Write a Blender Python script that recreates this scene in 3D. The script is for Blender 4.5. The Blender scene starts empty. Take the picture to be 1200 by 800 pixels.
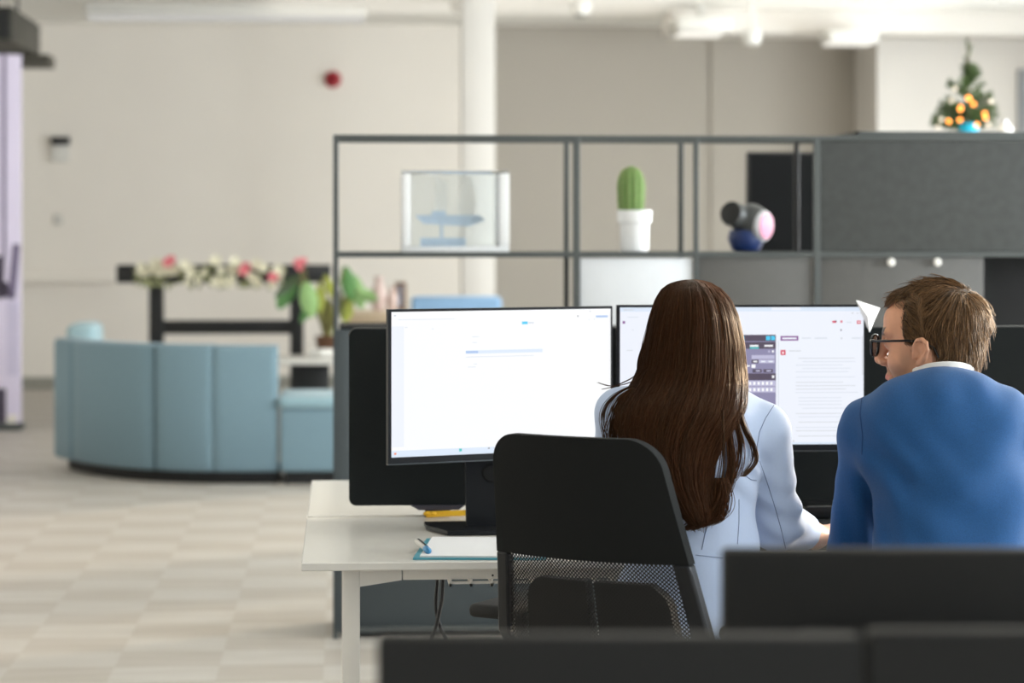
import bpy, bmesh, math, random
import numpy as np
from mathutils import Vector, Matrix
from mathutils.bvhtree import BVHTree

random.seed(7)
RNG = np.random.default_rng(11)
C = bpy.context.scene.collection
F_PX, HZ, CAM_H, YAW = 2838.0, 270.0, 1.42, math.radians(4.0)
CA, SA = math.cos(YAW), math.sin(YAW)

# ------------------------------------------------------------------ helpers
def cf(px, py, D):
    """point in the camera-aligned frame (X right, D away, Z up)"""
    return np.array([(px - 600) / F_PX * D, D, CAM_H - (py - HZ) / F_PX * D])

def to_world(a):
    a = np.asarray(a, dtype=float)
    out = np.empty_like(a)
    out[..., 0] = a[..., 0] * CA + a[..., 1] * SA
    out[..., 1] = -a[..., 0] * SA + a[..., 1] * CA
    out[..., 2] = a[..., 2]
    return out

def P(px, py, D):
    return Vector(to_world(cf(px, py, D)))

def Q(px, py, Y):
    """point on the vertical plane y = Y"""
    u = (px - 600) / F_PX
    return P(px, py, Y / (CA - u * SA))

def sx(px, Y): return Q(px, HZ, Y).x
def sz(py, Y, px=600): return Q(px, py, Y).z

def lin(c):
    return tuple((v / 255 / 12.92 if v / 255 <= 0.04045 else ((v / 255 + 0.055) / 1.055) ** 2.4) for v in c)

def mat(name, rgb, rough=0.6, metal=0.0, spec=0.5, var=0.06, scale=40.0, bump=0.0, bscale=300.0, sheen=0.0,
        trans=0.0, ior=1.45, emit=None, estr=1.0, coat=0.0, attr=None, rgb2=None):
    m = bpy.data.materials.new(name); m.use_nodes = True
    nt = m.node_tree; b = nt.nodes['Principled BSDF']
    b.inputs['Roughness'].default_value = rough
    b.inputs['Metallic'].default_value = metal
    b.inputs['Specular IOR Level'].default_value = spec
    b.inputs['IOR'].default_value = ior
    b.inputs['Transmission Weight'].default_value = trans
    b.inputs['Sheen Weight'].default_value = sheen
    b.inputs['Coat Weight'].default_value = coat
    c = lin(rgb)
    if emit is not None:
        b.inputs['Base Color'].default_value = (0.02, 0.02, 0.02, 1)
        b.inputs['Emission Color'].default_value = (*lin(emit), 1)
        b.inputs['Emission Strength'].default_value = estr
        return m
    tc = nt.nodes.new('ShaderNodeTexCoord')
    if attr or var > 0:
        mix = nt.nodes.new('ShaderNodeMix'); mix.data_type = 'RGBA'
        if attr:
            at = nt.nodes.new('ShaderNodeAttribute'); at.attribute_name = attr
            nt.links.new(at.outputs['Fac'], mix.inputs['Factor'])
            c2 = lin(rgb2)
            mix.inputs['A'].default_value = (*c, 1); mix.inputs['B'].default_value = (*c2, 1)
        else:
            nz = nt.nodes.new('ShaderNodeTexNoise'); nz.inputs['Scale'].default_value = scale
            nz.inputs['Detail'].default_value = 4
            nt.links.new(tc.outputs['Object'], nz.inputs['Vector'])
            nt.links.new(nz.outputs['Fac'], mix.inputs['Factor'])
            mix.inputs['A'].default_value = (*[v * (1 - var) for v in c], 1)
            mix.inputs['B'].default_value = (*[min(1, v * (1 + var)) for v in c], 1)
        nt.links.new(mix.outputs['Result'], b.inputs['Base Color'])
    else:
        b.inputs['Base Color'].default_value = (*c, 1)
    if bump > 0:
        n2 = nt.nodes.new('ShaderNodeTexNoise'); n2.inputs['Scale'].default_value = bscale
        n2.inputs['Detail'].default_value = 3
        nt.links.new(tc.outputs['Object'], n2.inputs['Vector'])
        bp = nt.nodes.new('ShaderNodeBump'); bp.inputs['Strength'].default_value = bump
        bp.inputs['Distance'].default_value = 0.002
        nt.links.new(n2.outputs['Fac'], bp.inputs['Height'])
        nt.links.new(bp.outputs['Normal'], b.inputs['Normal'])
    return m

def bx(bm, x0, x1, y0, y1, z0, z1, bev=0.0, seg=2, M=None):
    r = bmesh.ops.create_cube(bm, size=1.0)
    vs = r['verts']
    for v in vs:
        v.co = Vector(((x0 + x1) / 2 + v.co.x * (x1 - x0), (y0 + y1) / 2 + v.co.y * (y1 - y0), (z0 + z1) / 2 + v.co.z * (z1 - z0)))
    if bev > 0:
        es = list({e for v in vs for e in v.link_edges})
        rr = bmesh.ops.bevel(bm, geom=es, offset=bev, segments=seg, profile=0.5, affect='EDGES')
        vs = list({v for f in rr['faces'] for v in f.verts} | {v for v in vs if v.is_valid})
    if M is not None:
        bmesh.ops.transform(bm, matrix=M, verts=[v for v in vs if v.is_valid])

def tube(bm, pts, r, n=8, cap=True):
    pts = [Vector(p) for p in pts]
    rs = r if isinstance(r, (list, tuple)) else [r] * len(pts)
    rings = []
    up = Vector((0, 0, 1)); prev = None
    for i, p in enumerate(pts):
        t = (pts[min(i + 1, len(pts) - 1)] - pts[max(i - 1, 0)]).normalized()
        if prev is None:
            a = t.cross(up if abs(t.z) < 0.95 else Vector((1, 0, 0))).normalized()
        else:
            a = (prev - t * prev.dot(t)).normalized()
        prev = a; b = t.cross(a)
        rings.append([bm.verts.new(p + (a * math.cos(2 * math.pi * k / n) + b * math.sin(2 * math.pi * k / n)) * rs[i]) for k in range(n)])
    for i in range(len(rings) - 1):
        for k in range(n):
            bm.faces.new((rings[i][k], rings[i][(k + 1) % n], rings[i + 1][(k + 1) % n], rings[i + 1][k]))
    if cap:
        bm.faces.new(rings[0][::-1]); bm.faces.new(rings[-1])

def lathe(bm, prof, c, n=28, axis=None, cap=True):
    M = Matrix.Translation(Vector(c))
    if axis is not None:
        M = M @ Vector((0, 0, 1)).rotation_difference(Vector(axis)).to_matrix().to_4x4()
    rings = []
    for r, z in prof:
        rings.append([bm.verts.new(M @ Vector((max(r, 1e-4) * math.cos(2 * math.pi * k / n), max(r, 1e-4) * math.sin(2 * math.pi * k / n), z))) for k in range(n)])
    for i in range(len(rings) - 1):
        for k in range(n):
            bm.faces.new((rings[i][k], rings[i][(k + 1) % n], rings[i + 1][(k + 1) % n], rings[i + 1][k]))
    if cap:
        bm.faces.new(rings[0][::-1]); bm.faces.new(rings[-1])

def prism(bm, outline, fn0, fn1):
    """closed outline of 2-D points, two mapping functions give the two faces"""
    a = [bm.verts.new(fn0(*p)) for p in outline]; b = [bm.verts.new(fn1(*p)) for p in outline]
    n = len(outline)
    bm.faces.new(a[::-1]); bm.faces.new(b)
    for i in range(n):
        bm.faces.new((a[i], a[(i + 1) % n], b[(i + 1) % n], b[i]))

def ball(bm, c, r, sub=3, sc=(1, 1, 1), M=None):
    rr = bmesh.ops.create_icosphere(bm, subdivisions=sub, radius=r)
    for v in rr['verts']:
        v.co = Vector((v.co.x * sc[0], v.co.y * sc[1], v.co.z * sc[2]))
        if M is not None: v.co = M @ v.co
        v.co += Vector(c)

def finish(me, smooth, ang):
    if smooth:
        me.polygons.foreach_set('use_smooth', [True] * len(me.polygons))
        me.set_sharp_from_angle(angle=math.radians(ang))
    me.update()

def obj(name, bm, m, parent=None, smooth=True, ang=35, loc=None):
    """link a bmesh as ONE mesh object; vertices are world coordinates unless loc is None and the parent is local"""
    bmesh.ops.recalc_face_normals(bm, faces=bm.faces)
    me = bpy.data.meshes.new(name); bm.to_mesh(me); bm.free()
    for mm in (m if isinstance(m, (list, tuple)) else [m]): me.materials.append(mm)
    finish(me, smooth, ang)
    o = bpy.data.objects.new(name, me); C.objects.link(o)
    if parent is not None:
        o.parent = parent
        w = parent
        off = Vector(w.location)
        while w.parent is not None:
            w = w.parent; off = off + Vector(w.location)
        if not w.get('local'):
            me.transform(Matrix.Translation(-off))
    elif loc is not None:
        me.transform(Matrix.Translation(-Vector(loc))); o.location = loc
    return o

def rawobj(name, verts, faces, m, parent=None, smooth=True, loc=None, attr=None):
    me = bpy.data.meshes.new(name)
    v = np.asarray(verts, dtype=np.float32)
    f = np.asarray(faces, dtype=np.int32)
    off = np.array(parent.location if parent is not None else (loc if loc is not None else (0, 0, 0)), dtype=np.float32)
    if parent is not None and parent.get('local'): off = np.zeros(3, np.float32)
    v = v - off
    me.vertices.add(len(v)); me.vertices.foreach_set('co', v.ravel())
    k = f.shape[1]
    me.loops.add(f.size); me.loops.foreach_set('vertex_index', f.ravel())
    me.polygons.add(len(f)); me.polygons.foreach_set('loop_start', np.arange(0, f.size, k, dtype=np.int32))
    me.update(calc_edges=True)
    if smooth: me.polygons.foreach_set('use_smooth', np.ones(len(f), dtype=bool))
    for mm in (m if isinstance(m, (list, tuple)) else [m]): me.materials.append(mm)
    if attr is not None:
        for an, av in attr.items():
            at = me.attributes.new(an, 'FLOAT', 'POINT'); at.data.foreach_set('value', np.asarray(av, dtype=np.float32))
    me.validate()
    o = bpy.data.objects.new(name, me); C.objects.link(o)
    if parent is not None: o.parent = parent
    elif loc is not None: o.location = loc
    return o

def thing(name, label, cat, loc=(0, 0, 0), rz=0.0, group=None, local=False):
    o = bpy.data.objects.new(name, None); C.objects.link(o)
    o.location = loc; o.rotation_euler = (0, 0, rz); o.empty_display_size = 0.1
    o['label'] = label; o['category'] = cat
    if group: o['group'] = group
    if local: o['local'] = 1
    return o

def tag(o, label, cat, group=None):
    o['label'] = label; o['category'] = cat
    if group: o['group'] = group
    return o

def struct(o, label=None):
    o['kind'] = 'structure'
    if label: o['label'] = label
    return o

def B(): return bmesh.new()

# ------------------------------------------------------------------ materials
M_wall = mat('wall_paint', (237, 230, 220), 0.9, var=0.02, scale=3)
M_wall2 = mat('taupe_paint', (176, 169, 158), 0.9, var=0.02, scale=3)
M_wall3 = mat('white_paint', (222, 217, 210), 0.85, var=0.02, scale=3)
M_ceil = mat('ceiling_paint', (248, 246, 240), 0.9, var=0.02, scale=3)
M_white = mat('white_laminate', (224, 221, 214), 0.24, var=0.02, spec=0.6)
M_cream = mat('cream_metal', (226, 222, 214), 0.4, var=0.02)
M_black = mat('black_plastic', (21, 22, 23), 0.42, var=0.1)
M_blacks = mat('black_satin', (20, 22, 25), 0.42, var=0.05, spec=0.3)
M_blackm = mat('black_matt', (28, 28, 27), 0.75, var=0.1)
M_felt = mat('black_felt', (31, 34, 34), 0.95, var=0.2, scale=500, spec=0.2)
M_chairfab = mat('black_chair_fabric', (20, 22, 22), 0.85, var=0.15, scale=400, spec=0.25)
M_frame = mat('grey_shelf_metal', (70, 74, 73), 0.55, var=0.05)
M_panel = mat('dark_grey_panel', (60, 67, 70), 0.6, var=0.05)
M_feltgrey = mat('grey_felt', (70, 72, 71), 0.95, var=0.22, scale=30, spec=0.2)
M_taupepanel = mat('taupe_panel', (84, 83, 81), 0.7, var=0.05)
M_whitepanel = mat('white_fabric_panel', (208, 211, 215), 0.8, var=0.04, scale=20)
M_dark = mat('dark_interior', (12, 12, 12), 0.8)  # black parts, and shade painted inside openings
M_glass = mat('clear_glass', (255, 255, 255), 0.0, trans=1.0, ior=1.45, var=0)
M_acryl = mat('clear_acrylic', (246, 250, 252), 0.03, trans=1.0, ior=1.06, var=0)
M_steel = mat('bare_metal', (190, 190, 190), 0.3, metal=1.0, var=0.05)
M_red = mat('red_plastic', (178, 22, 40), 0.4)
EXPOSURE = 0.13
WORLD_S = 0.85
WIN_W = [66, 250, 530, 470, 325, 240]
CEILING_FILL = [((2.2, 20.0, 3.12), (5.6, 1.6), 9, (1.0, .96, .9), (0, 0, 1))]  # added uplight that brightens the ceiling and upper wall
SUN = 3.6
# ------------------------------------------------------------------ room shell
CEIL, YB, XL, XR = 3.28, 21.95, -4.7, 7.0

def floor_mat():
    m = bpy.data.materials.new('floor_tiles'); m.use_nodes = True
    nt = m.node_tree; b = nt.nodes['Principled BSDF']; L = nt.links.new
    b.inputs['Roughness'].default_value = 0.5
    b.inputs['Specular IOR Level'].default_value = 0.35
    tc = nt.nodes.new('ShaderNodeTexCoord')
    ck = nt.nodes.new('ShaderNodeTexBrick')
    ck.offset = 0.5; ck.offset_frequency = 2; ck.squash = 1.0
    ck.inputs['Scale'].default_value = 1.0
    ck.inputs['Brick Width'].default_value = 0.66
    ck.inputs['Row Height'].default_value = 0.3
    ck.inputs['Mortar Size'].default_value = 0.0015
    ck.inputs['Bias'].default_value = 0.0
    # checkerboard of square tiles with a woven streak along each tile
    chk = nt.nodes.new('ShaderNodeTexChecker'); chk.inputs['Scale'].default_value = 1.0
    mp = nt.nodes.new('ShaderNodeMapping'); mp.inputs['Scale'].default_value = (1 / 0.34, 1 / 0.285, 0.0)
    mp.inputs['Location'].default_value = (0.18, 0.1, 0.5)
    L(tc.outputs['Object'], mp.inputs['Vector']); L(mp.outputs['Vector'], chk.inputs['Vector'])
    chk.inputs['Color1'].default_value = (*lin((197, 192, 185)), 1)
    chk.inputs['Color2'].default_value = (*lin((187, 180, 171)), 1)
    mp2 = nt.nodes.new('ShaderNodeMapping'); mp2.inputs['Scale'].default_value = (1.6, 9, 1)
    nz = nt.nodes.new('ShaderNodeTexNoise'); nz.inputs['Scale'].default_value = 1.6; nz.inputs['Detail'].default_value = 5
    L(tc.outputs['Object'], mp2.inputs['Vector']); L(mp2.outputs['Vector'], nz.inputs['Vector'])
    rp = nt.nodes.new('ShaderNodeValToRGB')
    rp.color_ramp.elements[0].position = 0.3; rp.color_ramp.elements[0].color = (0.86, 0.84, 0.81, 1)
    rp.color_ramp.elements[1].position = 0.7; rp.color_ramp.elements[1].color = (1, 1, 1, 1)
    L(nz.outputs['Fac'], rp.inputs['Fac'])
    mx = nt.nodes.new('ShaderNodeMix'); mx.data_type = 'RGBA'; mx.blend_type = 'MULTIPLY'; mx.inputs['Factor'].default_value = 1.0
    L(chk.outputs['Color'], mx.inputs['A']); L(rp.outputs['Color'], mx.inputs['B'])
    L(mx.outputs['Result'], b.inputs['Base Color'])
    nt.nodes.remove(ck)
    return m

bm = B(); bx(bm, XL - 0.2, XR + 0.2, -3, YB + 0.3, -0.1, 0); struct(obj('floor', bm, floor_mat(), smooth=False))
bm = B(); bx(bm, XL - 0.2, XR + 0.2, -3, YB + 0.3, CEIL, CEIL + 0.1); struct(obj('ceiling', bm, M_ceil, smooth=False))
bm = B(); bx(bm, XL - 0.2, XL, -3, YB + 0.3, 0, CEIL); struct(obj('wall_left', bm, M_wall, smooth=False))
xc = sx(560, YB)
bm = B(); bx(bm, XL, xc, YB, YB + 0.25, 0, CEIL); struct(obj('wall_back', bm, M_wall, smooth=False))
x835, x1030 = sx(835, YB), sx(1028, 21.0)
bm = B(); bx(bm, xc, XR, YB, YB + 0.25, 0, CEIL); struct(obj('wall_back_taupe', bm, M_wall2, smooth=False))
bm = B(); bx(bm, sx(835, YB - 0.12), x1030, YB - 0.03, YB, 0, CEIL); struct(obj('wall_back_pilaster', bm, M_wall2, smooth=False))
bm = B(); bx(bm, x1030, XR, 21.0, YB, 0, CEIL); struct(obj('wall_back_white', bm, M_wall3, smooth=False))
bm = B(); bx(bm, XL, xc, YB - 0.02, YB, 0, 0.11, 0.004); struct(obj('baseboard_back', bm, mat('grey_skirting', (150, 148, 138), 0.6), smooth=False))
bm = B(); bx(bm, XL, sx(135, YB - 0.06), YB - 0.09, YB, sz(330, YB), sz(322, YB), 0.004); struct(obj('trim_1', bm, M_wall, smooth=False))
bm = B(); bx(bm, sx(780, 20.6), XR, 20.3, 20.8, sz(40, 20.5), CEIL, 0.01); struct(obj('beam', bm, M_wall3, smooth=False))
a, b_ = sx(541.5, 19.0), sx(580, 19.0)
bm = B(); bx(bm, a, b_, 19.0, 19.0 + (b_ - a), 0, CEIL, 0.012); struct(obj('column', bm, M_wall3))
# dark doorway frame at the right edge of the white wall
bm = B(); bx(bm, sx(1194, 20.95), sx(1194, 20.95) + 0.9, 20.94, 21.0, 0, sz(78, 20.95)); bx(bm, sx(1194, 20.95) + .06, sx(1194, 20.95) + 0.84, 20.92, 20.94, 0.05, sz(78, 20.95) - .06)
struct(obj('door_1', bm, mat('grey_door', (150, 152, 155), 0.5), smooth=False))

# window wall on the right: piers, sill, head, frames and panes
M_pane = bpy.data.materials.new('window_glass'); M_pane.use_nodes = True
_nt = M_pane.node_tree; _nt.nodes.remove(_nt.nodes['Principled BSDF'])
_t = _nt.nodes.new('ShaderNodeBsdfTransparent'); _t.inputs['Color'].default_value = (.965, .985, 1.0, 1)
_g = _nt.nodes.new('ShaderNodeBsdfGlossy'); _g.inputs['Roughness'].default_value = .02
_m = _nt.nodes.new('ShaderNodeMixShader'); _m.inputs[0].default_value = .06
_nt.links.new(_t.outputs[0], _m.inputs[1]); _nt.links.new(_g.outputs[0], _m.inputs[2]); _nt.links.new(_m.outputs[0], _nt.nodes['Material Output'].inputs['Surface'])
ZS, ZH = 0.85, 2.85
wins = [(-2.6, 0.6), (1.0, 4.2), (4.6, 7.8), (8.2, 11.4), (11.8, 15.0), (15.4, 18.6)]
bm = B()
bx(bm, XR, XR + 0.25, -3, YB + 0.25, 0, ZS); bx(bm, XR, XR + 0.25, -3, YB + 0.25, ZH, CEIL)
edges = [-3] + [v for w in wins for v in w] + [YB + 0.25]
for k in range(0, len(edges), 2): bx(bm, XR, XR + 0.25, edges[k], edges[k + 1], ZS, ZH)
struct(obj('wall_right', bm, M_wall3, smooth=False))
for k, (y0, y1) in enumerate(wins):
    bm = B(); w = 0.06
    for (a0, a1, c0, c1) in ((y0, y1, ZS, ZS + w), (y0, y1, ZH - w, ZH), (y0, y0 + w, ZS, ZH), (y1 - w, y1, ZS, ZH), ((y0 + y1) / 2 - w / 2, (y0 + y1) / 2 + w / 2, ZS, ZH)):
        bx(bm, XR + 0.08, XR + 0.15, a0, a1, c0, c1)
    wo = struct(obj('window_%d' % (k + 1), bm, M_white, smooth=False))
    bm = B(); bx(bm, XR + 0.105, XR + 0.115, y0 + w, y1 - w, ZS + w, ZH - w); obj('pane', bm, M_pane, wo, smooth=False)

def area(name, loc, size, size_y, power, color, look):
    l = bpy.data.lights.new(name, 'AREA'); l.shape = 'RECTANGLE'; l.size = size; l.size_y = size_y
    l.energy = power; l.color = color
    o = bpy.data.objects.new(name, l); C.objects.link(o); o.location = loc
    o.rotation_euler = Vector(look).to_track_quat('-Z', 'Y').to_euler()
    return o
for k, (y0, y1) in enumerate(wins):
    area('window_daylight', (XR + 0.3, (y0 + y1) / 2, (ZS + ZH) / 2), y1 - y0, ZH - ZS, WIN_W[k], (0.955, 0.985, 1.0), (-1, 0, -0.08))

# ------------------------------------------------------------------ things on the ceiling and walls
Y = 20.2
bm = B(); x0, x1 = sx(101, Y), sx(430, Y)
zt, zb = sz(5, Y, 260), sz(24, Y, 260)
t = thing('ceiling_light', 'long white linear ceiling light above the back wall at upper left', 'ceiling light', ((x0 + x1) / 2, Y, CEIL))
bx(bm, x0, x1, Y - 0.1, Y + 0.1, zb + 0.03, zt, 0.01); obj('housing', bm, M_white, t)
bm = B(); bx(bm, x0 + 0.02, x1 - 0.02, Y - 0.085, Y + 0.085, zb, zb + 0.03, 0.005)
obj('diffuser', bm, mat('diffuser', (255, 255, 255), emit=(250, 248, 244), estr=0.5), t)
for f in (0.2, 0.8):
    bm = B(); tube(bm, [(x0 + (x1 - x0) * f, Y, zt), (x0 + (x1 - x0) * f, Y, CEIL)], 0.006); obj('hanger', bm, M_white, t)
Y = 20.0
x0, x1 = sx(966, Y), sx(1024, Y); z0, z1 = sz(51, Y, 995), sz(36, Y, 995)
t = thing('ceiling_light', 'small white box light hanging in front of the taupe wall at upper right', 'ceiling light', ((x0 + x1) / 2, Y, CEIL))
bm = B(); bx(bm, x0, x1, Y - 0.2, Y + 0.2, z0, z1, 0.02); obj('housing', bm, M_white, t)
bm = B(); bx(bm, x0 + 0.02, x1 - 0.02, Y - 0.18, Y + 0.18, z0 - 0.01, z0 + 0.01); obj('diffuser', bm, mat('diffuser_warm', (255, 255, 255), emit=(250, 246, 236), estr=1.0), t)
bm = B(); tube(bm, [((x0 + x1) / 2, Y, z1 - 0.01), ((x0 + x1) / 2, Y, CEIL)], 0.012); obj('hanger', bm, M_white, t)
Y = 19.8
x0, x1 = sx(788, Y), sx(852, Y); z0, z1 = sz(40, Y, 820), sz(22, Y, 820)
t = thing('ceiling_light', 'wide white ceiling light left of the round white spotlight', 'ceiling light', ((x0 + x1) / 2, Y, CEIL))
bm = B(); bx(bm, x0, x1, Y - 0.3, Y + 0.3, z0, z1, 0.03); obj('housing', bm, M_white, t)
bm = B(); bx(bm, x0 + .05, x1 - .05, Y - 0.25, Y + 0.25, z0 - .01, z0 + .01); obj('diffuser', bm, bpy.data.materials['diffuser_warm'], t)
bm = B(); tube(bm, [((x0 + x1) / 2, Y, z1 - .01), ((x0 + x1) / 2, Y, CEIL)], 0.03); obj('hanger', bm, M_white, t)
for px, py, lab in ((881, 43, 'round white spotlight hanging between two box lights'), (540, 5, 'small white ceiling detector above the column'), (681, 8, 'grey tipped ceiling detector right of the column')):
    p = Q(px, py, 19.6)
    t = thing('spotlight' if px == 881 else 'ceiling_detector', lab, 'ceiling fitting', (p.x, p.y, CEIL))
    bm = B()
    lathe(bm, [(0.02, p.z - 0.075), (0.07, p.z - 0.06), (0.085, p.z), (0.08, p.z + 0.05), (0.02, p.z + 0.06)], (p.x, p.y, 0)); obj('body', bm, M_white, t)
    bm = B(); tube(bm, [(p.x, p.y, p.z + 0.05), (p.x, p.y, CEIL)], 0.02); obj('stem', bm, M_white, t)
    if px == 681:
        bm = B(); lathe(bm, [(0.01, p.z - 0.085), (0.045, p.z - 0.08), (0.05, p.z - 0.065)], (p.x, p.y, 0)); obj('sensor_tip', bm, M_frame, t)

p = Q(390, 93, YB)
t = thing('fire_alarm', 'red round fire alarm sounder on the pale back wall', 'fire alarm', (p.x, YB, p.z))
bm = B(); lathe(bm, [(0.07, 0), (0.075, 0.03), (0.06, 0.05)], (p.x, YB + .006, p.z), axis=(0, -1, 0)); obj('base', bm, M_red, t)
bm = B(); lathe(bm, [(0.055, 0.045), (0.05, 0.08), (0.025, 0.1), (0.005, 0.105)], (p.x, YB, p.z), axis=(0, -1, 0)); obj('cap', bm, mat('dark_red', (140, 12, 30), 0.3), t)
p = Q(71, 175, YB)
t = thing('wall_device', 'white wall box with a black sloped top near the left edge', 'wall device', (p.x, YB, p.z))
bm = B(); bx(bm, p.x - 0.075, p.x + 0.075, YB - 0.05, YB, p.z - 0.11, p.z + 0.04, 0.006); obj('body', bm, M_white, t)
bm = B(); bx(bm, p.x - 0.08, p.x + 0.085, YB - 0.08, YB, p.z + 0.04, p.z + 0.11, 0.01); obj('hood', bm, M_black, t)
p = Q(68, 257, YB)
t = thing('light_switch', 'small pale light switch on the wall below the black topped box', 'light switch', (p.x, YB, p.z))
bm = B(); bx(bm, p.x - 0.04, p.x + 0.04, YB - 0.012, YB, p.z - 0.045, p.z + 0.045, 0.004); obj('plate', bm, mat('switch_plate', (196, 192, 184), 0.4), t)
bm = B(); bx(bm, p.x - 0.022, p.x + 0.022, YB - 0.02, YB - 0.01, p.z - 0.03, p.z + 0.03, 0.003); obj('rocker', bm, M_white, t)

# dark metal box high at the left edge, hung from the ceiling
Y0, Y1 = 17.6, 19.2
xr = sx(47, Y1); zt, zb = 3.03, sz(58, 18.4, 30)
t = thing('ventilation_box', 'dark metal box hanging from the ceiling at the left edge', 'ventilation box', (xr - 0.6, 18.4, CEIL))
bm = B(); bx(bm, xr - 1.2, xr, Y0, Y1, zb, zt, 0.015); obj('casing', bm, mat('dark_olive_metal', (66, 64, 56), 0.5, metal=0.2), t)
bm = B(); bx(bm, xr - 1.2, xr + 0.11, Y1 - 0.35, Y1 + 0.05, zb - 0.09, zb, 0.01); obj('outlet_ledge', bm, mat('dark_olive_metal2', (74, 70, 60), 0.5, metal=0.2), t)
bm = B(); bx(bm, xr - 1.2, xr - 0.02, Y0 - 0.015, Y0, zb + .02, zt - .02, 0.004); obj('front_grille', bm, M_blackm, t)  # matt black plate, darker than the casing
for yy in (Y0 + 0.2, Y1 - 0.2):
    bm = B(); tube(bm, [(xr - 0.15, yy, zt - .01), (xr - 0.15, yy, CEIL)], 0.012); obj('hanger_rod', bm, M_frame, t)

# lilac printed display wall under it
Y = 17.5
x1 = sx(25, Y); x0 = x1 - 1.0; zt = sz(64, Y, 10)
t = thing('display_banner', 'tall lilac printed banner panel standing at the left edge', 'banner', ((x0 + x1) / 2, Y, 0))
bm = B(); bx(bm, x0, x1, Y - 0.02, Y + 0.02, 0.05, zt, 0.004)
obj('panel', bm, mat('lilac_print', (222, 212, 232), 0.6, var=0.05, scale=2), t)
M_pur = mat('purple_print', (120, 110, 136), 0.6, var=0.25, scale=6); M_dpur = mat('dark_purple_print', (74, 66, 82), 0.6, var=0.2, scale=6)
M_lil2 = mat('pale_lilac_print', (206, 198, 222), 0.6, var=0.05, scale=4)
def patch(px0, px1, py0, py1, m, name, skew=0):
    bm = B()
    q = [Q(px0, py0, Y - 0.02), Q(px1, py0, Y - 0.02), Q(px1 + skew, py1, Y - 0.02), Q(px0 + skew, py1, Y - 0.02)]
    fr = [bm.verts.new((min(v.x, x1 - .002), Y - 0.0245, v.z)) for v in q]; bk = [bm.verts.new((min(v.x, x1 - .002), Y - 0.0205, v.z)) for v in q]
    bm.faces.new(fr); bm.faces.new(bk[::-1])
    for i in range(4): bm.faces.new((fr[i], fr[(i + 1) % 4], bk[(i + 1) % 4], bk[i]))
    obj(name, bm, m, t, smooth=False)
patch(3, 7, 62, 300, M_pur, 'printed_stripe')
patch(-20, 6, 300, 350, M_dpur, 'printed_shape', -2)
patch(15, 24, 286, 350, M_pur, 'printed_shape', -6)
patch(0, 9, 330, 348, M_dpur, 'printed_shape', 4)
patch(-20, 7, 455, 505, M_dpur, 'printed_shape')
patch(8, 22, 352, 440, M_lil2, 'printed_shape')
patch(9, 21, 486, 505, M_wall, 'printed_shape', -4)
bm = B(); bx(bm, x0, x1 + .01, Y - 0.12, Y + 0.12, 0, 0.05, 0.01); obj('foot', bm, M_frame, t)

# ------------------------------------------------------------------ blue curved sofa
def sofa_mat(): return mat('blue_grey_wool', (116, 142, 154), 0.9, var=0.07, scale=60, sheen=0.2)
M_sofa = sofa_mat(); M_sofad = mat('black_plinth', (16, 17, 18), 0.6)
M_seam = mat('blue_seam_wool', (76, 98, 110), 0.9)
yS = 13.55                                   # y of the point nearest to the camera
xa, xb, xc_, xd = sx(55, 14.3), sx(180, 13.75), sx(325, 13.55), sx(392, 13.6)
# the outer face of the backrest as a bent line seen from above
def outer(s):
    # s in 0..1 from the left end to the right end of the high back
    return Vector((xa + (xc_ - xa) * s, 13.6 + 1.0 * (1 - s) ** 3.0, 0))
SOFA_T = 0.78
t_loc = ((xa + xc_) / 2, 14.2, 0)
sofa = thing('curved_sofa', 'high backed curved blue grey sofa seen from behind on the tiled floor', 'sofa', t_loc)
def back_section(name, s0, s1, z0, z1, m, off0=0.0, off1=0.16, n=14, par=sofa, bev=0.02):
    bm = B()
    pts = []
    for i in range(n + 1):
        s = s0 + (s1 - s0) * i / n
        p = outer(s); d = (outer(min(1, s + .01)) - outer(max(0, s - .01))).normalized(); nn = Vector((-d.y, d.x, 0))
        e = min(i, n - i) / n
        r = 0.012 if i in (0, n) else 0
        pts.append((p, nn, r))
    prof = [(off0 + bev, z0), (off0, z0 + bev), (off0, z1 - bev), (off0 + bev * .4, z1 - bev * .4), (off0 + bev, z1), (off1 - bev, z1), (off1, z1 - bev), (off1, z0 + bev), (off1 - bev, z0)]
    rings = [[bm.verts.new((p.x + nn.x * (o + (r if o < (off0 + off1) / 2 else -r)), p.y + nn.y * (o + (r if o < (off0 + off1) / 2 else -r)), z)) for (o, z) in prof] for (p, nn, r) in pts]
    for i in range(n):
        for k in range(len(prof)):
            bm.faces.new((rings[i][k], rings[i][(k + 1) % len(prof)], rings[i + 1][(k + 1) % len(prof)], rings[i + 1][k]))
    bm.faces.new(rings[0][::-1]); bm.faces.new(rings[-1])
    return obj(name, bm, m, par, ang=50)
s1 = (xb - xa) / (xc_ - xa)
s0 = (sx(78, 14.1) - xa) / (xc_ - xa); s2 = (sx(248, 13.6) - xa) / (xc_ - xa)
back_section('back_panel', 0.0, s0, 0.07, SOFA_T, M_sofa)
back_section('back_panel', s0 + .002, s1 - .006, 0.07, SOFA_T, M_sofa)
back_section('back_panel', s1 + .006, s2, 0.07, SOFA_T, M_sofa)
back_section('back_panel', s2 + .002, 1.0, 0.07, SOFA_T - .004, M_sofa)
back_section('seam', s1 - .007, s1 + .007, 0.08, SOFA_T - .01, M_seam, 0.012, 0.15, 2, bev=.004)
back_section('plinth', 0.03, 1.0, 0.0, 0.072, M_sofad, 0.05, 0.6)
back_section('seat', 0.02, 0.99, 0.072, 0.44, M_sofa, 0.162, 0.75, bev=.04)
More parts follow.
